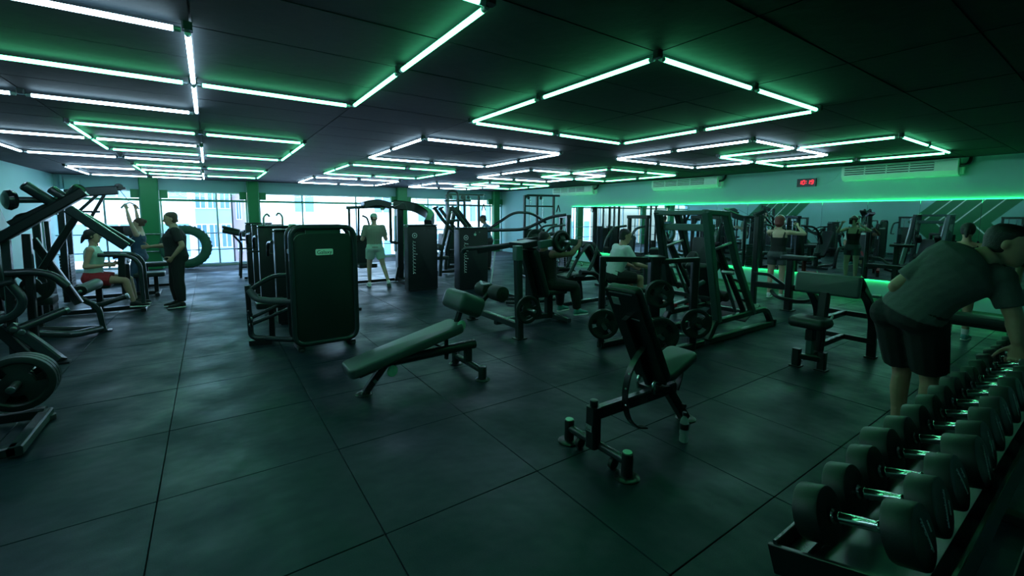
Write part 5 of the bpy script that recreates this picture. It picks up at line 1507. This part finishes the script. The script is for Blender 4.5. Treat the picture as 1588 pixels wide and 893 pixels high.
def fk(loc, face, hipz, spine=(0, 0, 1), lean_ctrl=None, twist=0, head=(0, 0.12, 1), look=None, s=1.0,
       ra=((0.2, 0, -1), (0.1, 0.3, -1)), la=((-0.2, 0, -1), (-0.1, 0.3, -1)), rl=((0, 0, -1), (0, 0, -1)), ll=((0, 0, -1), (0, 0, -1)), rt=None, lt=None, sh=0.185):
    J = {}
    g = lambda v: L2W(face, v).normalized()
    J['hip'] = V3((loc[0], loc[1], hipz))
    J['f'] = g((0, 1, 0))
    J['hl'] = g((1, 0, 0))
    sp = g(spine)
    J['neck'] = J['hip'] + sp * 0.51 * s
    lat = L2W(face - twist, (1, 0, 0))
    lat = (lat - sp * lat.dot(sp)).normalized()
    J['sl'] = lat
    J['head'] = J['neck'] + g(head) * 0.175 * s
    J['look'] = g(look) if look else g((0, 1, 0))
    J['hup'] = g(head)
    for k, sg, A, Lg, T in (('r', 1, ra, rl, rt), ('l', -1, la, ll, lt)):
        J[k + 's'] = J['neck'] - sp * 0.045 * s + lat * (sg * sh * s)
        J[k + 'e'] = J[k + 's'] + g(A[0]) * 0.285 * s
        J[k + 'w'] = J[k + 'e'] + g(A[1]) * 0.25 * s
        J[k + 'd'] = g(A[2]) if len(A) > 2 else g(A[1])
        J[k + 'n'] = g(A[3]) if len(A) > 3 else g((-sg, 0.2, 0))
        J[k + 'h'] = J['hip'] + J['hl'] * (sg * 0.09 * s) - V3((0, 0, 0.02))
        J[k + 'k'] = J[k + 'h'] + g(Lg[0]) * 0.43 * s
        J[k + 'a'] = J[k + 'k'] + g(Lg[1]) * 0.40 * s
        J[k + 't'] = g(T) if T else g((sg * 0.12, 1, 0))
    J['s'] = s
    return J
HEAD = [(-.118, .055, .026, .024), (-.102, .042, .046, .050), (-.072, .022, .058, .074), (-.03, .008, .067, .092), (.02, 0, .074, .098), (.06, -.004, .072, .095), (.09, -.006, .058, .078), (.112, -.006, .032, .046)]
def add_hand(V, F, w, d, nrm, sg, s, curl=0.5):
    d = d.normalized()
    nrm = (nrm - d * nrm.dot(d)).normalized()
    sd = nrm.cross(d) * (-sg)          # towards the thumb
    add_loft(V, F, [(w - d * 0.02 * s, sd * .024 * s, nrm * .020 * s), (w + d * .02 * s, sd * .030 * s, nrm * .017 * s), (w + d * .055 * s, sd * .040 * s, nrm * .015 * s), (w + d * .09 * s, sd * .038 * s, nrm * .012 * s)], 12)
    for k, (o, L) in enumerate(((.031, .070), (.0105, .080), (-.0105, .074), (-.031, .058))):
        p = w + d * .082 * s + sd * o * s
        ang = 0.15
        r = .0088 * s
        for j, q in enumerate((.45, .32, .25)):
            ang += curl * (0.75 if j == 0 else 1.0)
            dd = d * math.cos(ang) + nrm * math.sin(ang) + sd * (o * 1.5)
            p2 = p + dd.normalized() * (L * q * 1.15 * s)
            add_limb(V, F, p, p2, [(0, r), (1, r * .9)], n=8)
            p, r = p2, r * .92
    p = w + d * .018 * s + sd * .030 * s
    dd = (d * .55 + sd * .75 + nrm * .35).normalized()
    for j, L in enumerate((.042, .034, .026)):
        p2 = p + dd * L * s
        add_limb(V, F, p, p2, [(0, .0125 * s * (1 - .15 * j)), (1, .0105 * s * (1 - .12 * j))], n=8)
        p = p2
        dd = (dd + d * .45 + nrm * .2 * (curl + .2)).normalized()
def torso_rings(J, prof, inf=0.0, infb=None):
    infb = inf if infb is None else infb
    s = J['s']
    sp = (J['neck'] - J['hip'])
    L = sp.length
    bow = J.get('bow')
    rings = []
    def pos(q):
        if bow is None: return J['hip'] + sp * q
        a, c, b = J['hip'], bow, J['neck']
        if q < 0: return a + (c - a).normalized() * (q * L)
        if q > 1: return b + (b - c).normalized() * ((q - 1) * L)
        return a * (1 - q) ** 2 + c * 2 * q * (1 - q) + b * q * q
    for q, ra, rb, fo in prof:
        e = 0.02
        tg = (pos(q + e) - pos(q - e)).normalized()
        k = max(0, min(1, q))
        A = (J['hl'] * (1 - k) + J['sl'] * k)
        A = (A - tg * A.dot(tg)).normalized()
        B = tg.cross(A)
        if B.dot(J['f']) < 0: B = -B
        if J['neck'].z - J['hip'].z < 0.12 and B.z > 0 and False: B = -B
        rings.append((pos(q) + B * fo * s, A * (ra * s + inf), B * (rb * s + infb)))
    return rings
MALE = [(-.20, .09, .085, 0), (-.09, .155, .115, -.008), (.03, .168, .118, -.006), (.18, .155, .108, 0), (.35, .152, .106, .004), (.55, .168, .118, .006), (.72, .180, .120, .002), (.86, .172, .105, -.006), (.94, .125, .080, -.010), (1.0, .070, .062, -.006), (1.12, .057, .058, .004)]
FEMALE = [(-.20, .09, .085, 0), (-.09, .165, .118, -.012), (.03, .170, .120, -.010), (.18, .142, .100, 0), (.35, .128, .092, .002), (.55, .145, .108, .010), (.70, .155, .112, .010), (.86, .150, .092, -.004), (.94, .110, .070, -.008), (1.0, .060, .054, -.006), (1.12, .048, .050, .004)]
def person(label, J, skin='skin_tan', sex='m', top='tee', topm='cloth_white', hem=0.10, bottom='shorts', botm='cloth_black', leglen=0.75, shoem='shoe_white', solem='sole_white', hair='short', hairm='hair_black', voxel=0.009, heavy=0.0, curl=(0.6, 0.6), socks=None, cap=None):
    s = J['s']
    prof = MALE if sex == 'm' else FEMALE
    prof = [(q, ra + heavy * (1 if q < .9 else .3), rb + heavy * (1.2 if q < .8 else .3), fo) for q, ra, rb, fo in prof]
    base = V3((J['hip'].x, J['hip'].y, 0))
    root = bpy.data.objects.new('person', None)
    COL.objects.link(root)
    root.location = base
    tag(root, label, 'person')
    V, F = [], []
    add_loft(V, F, torso_rings(J, prof), 20)
    gl = J['f'] * -0.035 * s
    am = 1.0 if sex == 'm' else 0.84
    for k, sg in (('r', 1), ('l', -1)):
        add_ball(V, F, J[k + 'h'] + gl, .092 * s)
        add_ball(V, F, J[k + 's'], .066 * s * am)
        up = J['neck'].lerp(J[k + 's'], .55)
        add_limb(V, F, J['neck'] - (J['neck'] - J['hip']).normalized() * .02, J[k + 's'], [(0.1, .05 * s), (1, .052 * s * am)])
        add_limb(V, F, J[k + 's'], J[k + 'e'], [(0, .058 * s * am), (.35, .055 * s * am), (.7, .046 * s * am), (1, .042 * s * am)])
        add_limb(V, F, J[k + 'e'], J[k + 'w'], [(0, .043 * s * am), (.25, .045 * s * am), (.7, .034 * s * am), (1, .027 * s * am)])
        add_hand(V, F, J[k + 'w'] + J[k + 'd'] * 0.01, J[k + 'd'], J[k + 'n'], sg, s * (1 if sex == 'm' else .9), curl[0 if k == 'r' else 1])
        add_limb(V, F, J[k + 'h'], J[k + 'k'], [(0, .092 * s), (.3, .085 * s), (.75, .062 * s), (1, .056 * s)])
        kn = (J[k + 'k'] - J[k + 'h']).normalized()
        back = -(J[k + 't'])
        ka, an = J[k + 'k'], J[k + 'a']
        add_limb(V, F, ka, an, [(0, .055 * s), (.15, .052 * s), (.7, .042 * s), (1, .034 * s)])
        add_limb(V, F, ka.lerp(an, .12) + back * .018 * s, ka.lerp(an, .62) + back * .012 * s, [(0, .040 * s), (.4, .048 * s), (1, .036 * s)])
        add_limb(V, F, an, an + J[k + 't'] * .12 * s - V3((0, 0, .045 * s)), [(0, .034 * s), (1, .030 * s)])
    # head
    H = J['head']
    up = J['hup'].normalized()
    f = (J['look'] - up * J['look'].dot(up)).normalized()
    r = f.cross(up)
    hs = s * (1.0 if sex == 'm' else 0.95)
    P = lambda a, b, c: H + (r * a + f * b + up * c) * hs
    add_loft(V, F, [(P(0, fo, u), r * ra * hs, f * rb * hs) for u, fo, ra, rb in HEAD], 20)
    add_limb(V, F, J['neck'] - up * .04 * s, P(0, -.012, -.06), [(0, .060 * s * (1 if sex == 'm' else .84)), (1, .054 * s * (1 if sex == 'm' else .86))])
    Mh = Matrix((r, f, up)).transposed()
    add_limb(V, F, P(0, .088, .022), P(0, .112, -.022), [(0, .009 * hs), (1, .014 * hs)], n=8)
    add_limb(V, F, P(-.03, .085, .032), P(.03, .085, .032), [(0, .011 * hs), (.5, .012 * hs), (1, .011 * hs)], n=8)
    add_ball(V, F, P(0, .082, -.062), .024 * hs, .016 * hs, .012 * hs, Mh)
    for sg in (-1, 1):
        add_ball(V, F, P(sg * .075, -.008, -.004), .009 * hs, .018 * hs, .030 * hs, Mh)
    V = [v - base for v in V]
    body = mesh_obj('body', remeshed('body', V, F, voxel), skin, root)
    def child(name, V, F, m, vox=0.011, it=3, par=None):
        me = remeshed(name, [v - base for v in V], F, vox, it) if vox else mk_mesh(name, [v - base for v in V], F, True)
        return mesh_obj(name, me, m, par or root)
    # face details
    for sg in (-1, 1):
        V, F = [], []
        add_ball(V, F, P(sg * .031, .083, .008), .013 * hs, .010 * hs, .007 * hs, Mh, 8)
        child('eye', V, F, 'eye_dark', 0)
        V, F = [], []
        add_limb(V, F, P(sg * .014, .096, .033), P(sg * .047, .084, .036), [(0, .005 * hs), (1, .004 * hs)], n=6)
        child('eyebrow', V, F, hairm, 0)
    V, F = [], []
    add_limb(V, F, P(-.022, .092, -.062), P(.022, .092, -.062), [(0, .004 * hs), (.5, .0075 * hs), (1, .004 * hs)], n=8)
    child('mouth', V, F, 'lips', 0)
    # hair
    if hair != 'bald':
        V, F = [], []
        vol = {'short': .006, 'bob': .030, 'bun': .010, 'tail': .012, 'capped': .002}[hair]
        low = {'short': -.06, 'bob': -.06, 'bun': -.035, 'tail': -.04, 'capped': -.03}[hair]
        rings = [(P(0, -.045 - vol * .3, low - .02), r * (.055 + vol) * hs, f * (.048 + vol) * hs)]
        for u, fo, ra, rb in HEAD:
            if u < low or (hair == 'capped' and u > .05): continue
            sh = (-.010 if hair == 'capped' else -.030) if u < .05 else -.014
            rings.append((P(0, fo + sh, u + .004), r * (ra + vol) * hs, f * (rb + vol - (.014 if u < .05 else .0)) * hs))
        if hair != 'capped':
            rings.append((P(0, -.012, .118 + vol), r * .02 * hs, f * .03 * hs))
        add_loft(V, F, rings, 20)
        if hair == 'bob':
            add_ball(V, F, P(0, -.055, -.05), .082 * hs, .06 * hs, .085 * hs, Mh)
        if hair == 'bun':
            add_ball(V, F, P(0, -.115, .05), .042 * hs, .04 * hs, .042 * hs, Mh)
        if hair == 'tail':
            add_limb(V, F, P(0, -.10, .03), P(0, -.15, -.12), [(0, .026), (.4, .034), (1, .014)])
        child('hair', V, F, hairm, 0.007)
    if cap:
        V, F = [], []
        rings = []
        for u, fo, ra, rb in HEAD:
            if u < .015: continue
            rings.append((P(0, fo, u + .004), r * (ra + .010) * hs, f * (rb + .010) * hs))
        rings.append((P(0, -.004, .122), r * .02 * hs, f * .03 * hs))
        add_loft(V, F, rings, 20)
        hat = child('cap', V, F, cap, 0.007)
        V, F = [], []
        add_loft(V, F, [(P(0, .06, .030), r * .070 * hs, up * .006), (P(0, .11, .034), r * .066 * hs, up * .006), (P(0, .165, .024), r * .040 * hs, up * .005)], 14)
        child('cap_peak', V, F, cap, 0)
    # top
    if top:
        V, F = [], []
        hi = 1.0 if top in ('tee', 'sleeveless') else .76 if top == 'cami' else .93
        lo = .42 if top == 'bra' else hem
        pr = [p for p in prof if lo <= p[0] <= hi + .001]
        def interp(q):
            for a, b in zip(prof[:-1], prof[1:]):
                if a[0] <= q <= b[0]:
                    t = (q - a[0]) / (b[0] - a[0])
                    return (q,) + tuple(a[i] * (1 - t) + b[i] * t for i in (1, 2, 3))
        pr = [interp(lo)] + [p for p in pr if p[0] > lo + .01]
        inf = .010 if top in ('bra', 'fit', 'cami') else .018
        rg = torso_rings(J, pr, inf * s, inf * 1.1 * s)
        if top not in ('bra', 'fit', 'cami'):
            c, A, B = rg[0]
            rg[0] = (c, A * 1.04, B * 1.06)
        add_loft(V, F, rg, 20)
        for k, sg in (('r', 1), ('l', -1)):
            if top == 'tee':
                add_ball(V, F, J[k + 's'], .079 * s * am)
                add_limb(V, F, J['neck'] - (J['neck'] - J['hip']).normalized() * .025, J[k + 's'], [(0.15, .058 * s), (1, .064 * s * am)])
                add_limb(V, F, J[k + 's'], J[k + 'e'], [(0, .072 * s * am), (.4, .072 * s * am), (.72, .068 * s * am)], cap=False)
            elif top == 'sleeveless':
                add_ball(V, F, J[k + 's'] - J['sl'] * sg * .03 * s, .070 * s * am)
                add_limb(V, F, J['neck'] - (J['neck'] - J['hip']).normalized() * .025, J[k + 's'] - J['sl'] * sg * .02, [(0.15, .055 * s), (1, .058 * s * am)])
            else:
                a = J['neck'].lerp(J[k + 's'], .62)
                spn = (J['neck'] - J['hip']).normalized()
                for q in (.085, -.085):
                    add_limb(V, F, a + spn * .045 * s, a - spn * .12 * s + J['f'] * q * s, [(0, .017), (1, .018)], n=8)
        child('shirt' if top != 'bra' else 'sports_top', V, F, topm, max(0.009, voxel))
    # bottom
    V, F = [], []
    tight = bottom in ('leggings', 'tights')
    inf = .008 if tight else .020
    pr = [p for p in prof if p[0] <= .20]
    add_loft(V, F, torso_rings(J, pr, inf * s), 20)
    for k, sg in (('r', 1), ('l', -1)):
        add_ball(V, F, J[k + 'h'] + gl, (.100 if tight else .110) * s)
        ee = .010 if tight else .028
        if bottom in ('shorts', 'tights'):
            q = leglen
            add_limb(V, F, J[k + 'h'], J[k + 'k'], [(0, (.094 + ee) * s), (q * .5, (.084 + ee) * s), (q, ((.066 if q > .5 else .082) + ee * 1.25) * s)], cap=False)
        else:
            add_limb(V, F, J[k + 'h'], J[k + 'k'], [(0, (.093 + ee) * s), (.3, (.084 + ee) * s), (.75, (.063 + ee) * s), (1, (.057 + ee) * s)])
            add_limb(V, F, J[k + 'k'], J[k + 'a'], [(0, (.057 + ee) * s), (.3, (.062 + ee) * s), (.9, (.042 + ee * .8) * s)], cap=False)
    child({'shorts': 'shorts', 'tights': 'shorts', 'pants': 'trousers', 'leggings': 'leggings'}[bottom], V, F, botm, max(0.010, voxel))
    # shoes
    for k in 'rl':
        a, t = J[k + 'a'], J[k + 't'].normalized()
        rt = t.cross(V3((0, 0, 1)))
        if rt.length < .2: rt = J['hl'].copy()
        rt.normalize()
        un = rt.cross(t).normalized()
        g0 = a - un * (.075 * s) - t * .055 * s
        prof_s = [(0, .026, .030), (.02, .036, .045), (.06, .040, .052), (.11, .042, .046), (.16, .047, .033), (.21, .047, .027), (.25, .036, .022), (.268, .018, .014)]
        V, F = [], []
        add_loft(V, F, [(g0 + t * x * s + un * (.016 + h) * s, rt * w * s, un * h * s) for x, w, h in prof_s], 14)
        add_limb(V, F, a - un * .03 * s, a + un * .012 * s, [(0, .044 * s), (1, .041 * s)], n=12)
        sho = child('shoe', V, F, shoem, 0.007)
        V, F = [], []
        add_loft(V, F, [(g0 + t * x * s + un * .012 * s, rt * (w + .004) * s, un * .012 * s) for x, w, h in prof_s], 14)
        child('sole', V, F, solem, 0, par=sho)
        if socks:
            V, F = [], []
            an = J[k + 'a']
            ka = J[k + 'k']
            d = (ka - an).normalized()
            add_limb(V, F, an, an + d * .10 * s, [(0, .040 * s), (1, .044 * s)], cap=False)
            child('sock', V, F, socks, 0)
    return root, P
# ---- man bending over the dumbbell rack
J = {'s': 1.04, 'hip': V3((3.98, 0.86, 0.985)), 'neck': V3((4.04, 0.575, 1.385)), 'bow': V3((3.96, 0.78, 1.235)), 'f': V3((0.80, -0.60, 0)), 'hl': V3((-0.50, -0.86, 0)).normalized(),
     'sl': V3((0.04, -0.29, -0.15)).normalized(), 'head': V3((4.12, 0.475, 1.475)), 'look': V3((0.02, -0.95, -0.28)).normalized(), 'hup': V3((0.14, -0.26, 0.95)).normalized(),
     'rs': V3((4.04, 0.485, 1.27)), 're': V3((4.02, 0.40, 1.03)), 'rw': V3((3.98, 0.375, 0.89)), 'rd': V3((-0.05, -0.05, -1)), 'rn': V3((-1, 0.1, 0)),
     'ls': V3((3.99, 0.78, 1.36)), 'le': V3((3.93, 0.955, 1.17)), 'lw': V3((4.13, 0.95, 1.04)), 'ld': V3((0.6, -0.3, -0.6)), 'ln': V3((-0.4, -0.8, 0)),
     'rh': V3((3.95, 0.79, 0.96)), 'rk': V3((4.08, 0.76, 0.53)), 'ra': V3((4.12, 0.74, 0.09)), 'rt': V3((0.75, -0.65, 0)),
     'lh': V3((4.02, 0.97, 0.96)), 'lk': V3((4.16, 0.93, 0.53)), 'la': V3((4.16, 0.93, 0.09)), 'lt': V3((0.85, -0.5, 0))}
J['hl'] = V3((-0.60, -0.80, 0)).normalized()
person('man in charcoal tee and black shorts bending over the dumbbell rack', J, 'skin_tan', 'm', 'tee', 'cloth_charcoal', 0.02, 'shorts', 'cloth_black', 0.86, 'shoe_black', 'sole_white', 'short', 'hair_black', voxel=0.0065, heavy=0.010, curl=(1.0, 0.5))
# ---- red haired woman at the mirror
J = fk((9.22, 4.08), 8, 0.90, s=0.94, ra=((0.80, 0.45, -0.10), (-0.62, 0.5, 0.55), (-0.3, 0.3, 0.9), (-0.6, 0.3, 0)), la=((-0.22, 0.9, -0.25), (0.45, 0.25, 0.75), (0.3, 0.3, 0.9), (0.6, 0.3, 0)),
       rl=((0.04, 0.02, -1), (0, -0.04, -1)), ll=((-0.06, 0.02, -1), (0, -0.04, -1)))
rt_, P_ = person('red haired woman with headphones in black top facing the mirror', J, 'skin_light', 'f', 'cami', 'cloth_black', 0.12, 'tights', 'cloth_grey', 0.46, 'shoe_white', 'sole_white', 'bob', 'hair_red', curl=(0.9, 0.9))
hp = Thing('headphones', 'white over-ear headphones on the red haired woman', 'headphones', P_(0, 0, 0), w=True)
arc = [P_(0.098 * math.cos(a), -0.01, 0.02 + 0.125 * math.sin(a)) for a in [PI * k / 14 for k in range(15)]]
hp.tube('headband', arc, 0.009, 'white_plastic', r=0)
for sg in (-1, 1):
    hp.cyl('ear_cup', P_(sg * 0.082, -0.01, 0.0), P_(sg * 0.112, -0.01, 0.0), 0.036, 'white_plastic', bev=0.008)
ph = Thing('phone', 'dark phone held up by the red haired woman', 'phone', (J['rw'] + J['lw']) / 2 + V3((0, 0, 0.10)), w=True)
pm = (J['rw'] + J['lw']) / 2 + J['f'] * 0.03 + V3((0, 0, 0.09))
ph.pad('phone_case', pm, (0.075, 0.15, 0.009), 'screen', frame_of(x=J['hl'], y=(0, 0, 1)), r=0.012, bev=0.003)
# ---- man in white tee seated
J = fk((5.68, 5.14), -20, 0.63, spine=(0.02, 0.30, 0.95), s=1.02, head=(0, 0.30, 1), look=(0.25, 1, -0.35), ra=((0.25, 0.45, -0.8), (-0.1, 0.9, -0.2), (0, 0.9, -0.3), (0, 0.1, -1)), la=((-0.25, 0.4, -0.85), (0.1, 0.85, -0.3)),
       rl=((0.18, 1, -0.05), (0.02, 0.05, -1)), ll=((-0.18, 1, -0.05), (0, 0.05, -1)))
person('man in pale tee sitting with his back turned behind the lever machine', J, 'skin_tan', 'm', 'tee', 'cloth_white', 0.02, 'shorts', 'cloth_black', 0.8, 'shoe_black', 'sole_white', 'short', 'hair_black', heavy=0.008)
# ---- man in the shoulder press
J = fk((4.34, 5.27), 0, 0.60, spine=(0, -0.16, 1), s=1.0, head=(0, 0.05, 1), look=(0, 1, -0.05), ra=((0.66, 0.62, 0.02), (-0.1, 0.75, 0.55), (-0.5, 0.4, 0.5), (0, 0.6, -0.5)), la=((-0.66, 0.62, 0.02), (0.1, 0.75, 0.55), (0.5, 0.4, 0.5), (0, 0.6, -0.5)),
       rl=((0.22, 1, -0.14), (0.02, 0.10, -1)), ll=((-0.25, 1, -0.14), (0, 0.04, -1)))
person('man in black tank top and trousers pressing in the shoulder press', J, 'skin_dark', 'm', 'sleeveless', 'cloth_black', 0.0, 'pants', 'cloth_black', 1, 'shoe_teal', 'sole_white', 'short', 'hair_black', curl=(1.1, 1.1), heavy=0.006)
# ---- walking man
J = fk((3.08, 9.95), 76, 0.90, spine=(0, 0.04, 1), s=0.97, head=(0, 0.1, 1), look=(-0.1, 1, -0.2), ra=((0.30, 0.05, -1), (-0.15, 0.9, 0.25)), la=((-0.30, 0.1, -1), (0.1, 0.9, 0.3)),
       rl=((0.22, -0.06, -1), (0.28, -0.42, -1)), ll=((-0.10, 0.12, -1), (0.0, -0.02, -1)), rt=(0.2, 0.75, -0.55))
person('man in olive tee, mint shorts and cap walking away between the machines', J, 'skin_light', 'm', 'tee', 'cloth_olive', 0.0, 'shorts', 'cloth_mint', 0.58, 'shoe_white', 'sole_white', 'capped', 'hair_brown', cap='cloth_mint')
# ---- trainer in black
J = fk((-0.50, 9.66), 186, 0.90, spine=(0, 0.02, 1), s=0.97, head=(0, 0.22, 1), look=(0, 1, -0.35), la=((-0.35, -0.35, -1), (0.25, 0.55, -0.75)), ra=((0.15, 0.35, -1), (-0.1, 1, -0.05)),
       rl=((0.02, 0.12, -1), (0, -0.08, -1)), ll=((-0.05, 0.0, -1), (0, -0.06, -1)))
person('bearded man all in black standing beside the seated women', J, 'skin_tan', 'm', 'tee', 'cloth_black', 0.0, 'pants', 'cloth_black', 1, 'shoe_black', 'sole_white', 'short', 'hair_brown', heavy=0.032)
# ---- woman in red shorts
J = fk((-1.60, 9.74), -3, 0.61, spine=(0, 0.05, 1), s=0.98, head=(0, 0.05, 1), look=(0, 1, 0), ra=((0.20, -0.25, -1), (-0.15, 1, 0.05)), la=((-0.2, -0.2, -1), (0.15, 1, 0.05)),
       rl=((0.12, 1, -0.12), (0.02, 0.22, -1)), ll=((-0.14, 1, -0.12), (0, 0.15, -1)))
person('woman in sleeveless pale top and red shorts sitting at the row machine', J, 'skin_tan', 'f', 'sleeveless', 'cloth_mint', 0.0, 'shorts', 'cloth_red', 0.55, 'shoe_black', 'sole_white', 'tail', 'hair_black')
# ---- woman in navy on the lat pulldown
J = fk((-1.18, 11.40), 172, 0.80, spine=(0, -0.06, 1), s=0.95, head=(0, 0.0, 1), look=(0, 1, 0.2), ra=((0.30, 0.22, 0.9), (0.08, 0.12, 0.95)), la=((-0.30, 0.22, 0.9), (-0.08, 0.12, 0.95)),
       rl=((0.12, 0.30, -0.95), (0, -0.05, -1)), ll=((-0.12, 0.30, -0.95), (0, -0.05, -1)))
person('woman in navy sports outfit reaching up to the pulldown bar', J, 'skin_light', 'f', 'fit', 'cloth_navy', 0.1, 'leggings', 'cloth_navy', 1, 'shoe_white', 'sole_white', 'bun', 'hair_brown', curl=(1.2, 1.2))
pb = [J[k + 'w'] + J[k + 'd'] * 0.10 for k in 'lr']
pm = (pb[0] + pb[1]) / 2
dv = (pb[1] - pb[0]).normalized()
pb_pts = [pb[0] - dv * 0.22 - V3((0, 0, 0.07)), pb[0] - dv * 0.04, pm + V3((0, 0, 0.04)), pb[1] + dv * 0.04, pb[1] + dv * 0.22 - V3((0, 0, 0.07))]
LAT.tube('pull_bar', pb_pts, 0.016, 'frame_grey', r=0.06)
LAT.cyl('cable', (-1.40, 11.4, 2.12), pm + V3((0, 0, 0.04)), 0.006, 'frame_black', n=8)
# ---- far man by the windows
J = fk((6.93, 11.25), 150, 0.88, spine=(0, 0.22, 1), s=0.98, head=(0, 0.4, 1), look=(0, 1, -0.4), ra=((0.15, 0.6, -0.8), (-0.1, 0.9, 0.1)), la=((-0.15, 0.6, -0.8), (0.1, 0.9, 0.1)))
person('man in blue grey shirt far back in front of the windows', J, 'skin_dark', 'm', 'tee', 'cloth_blue', 0.0, 'pants', 'cloth_black', 1, 'shoe_black', 'sole_white', 'short', 'hair_black')
# ---- woman behind the bending man
J = fk((8.32, 1.34), 5, 0.84, spine=(0, 0.16, 1), s=0.92, head=(0, 0.2, 1), look=(0, 1, -0.3), ra=((0.15, 0.25, -1), (0, 0.5, -0.8)), la=((-0.15, 0.25, -1), (0, 0.5, -0.8)))
person('dark haired woman in dark top mostly hidden behind the bending man', J, 'skin_tan', 'f', 'fit', 'cloth_black', 0.0, 'tights', 'cloth_black', 0.5, 'shoe_teal', 'sole_white', 'tail', 'hair_black', socks='shoe_white')
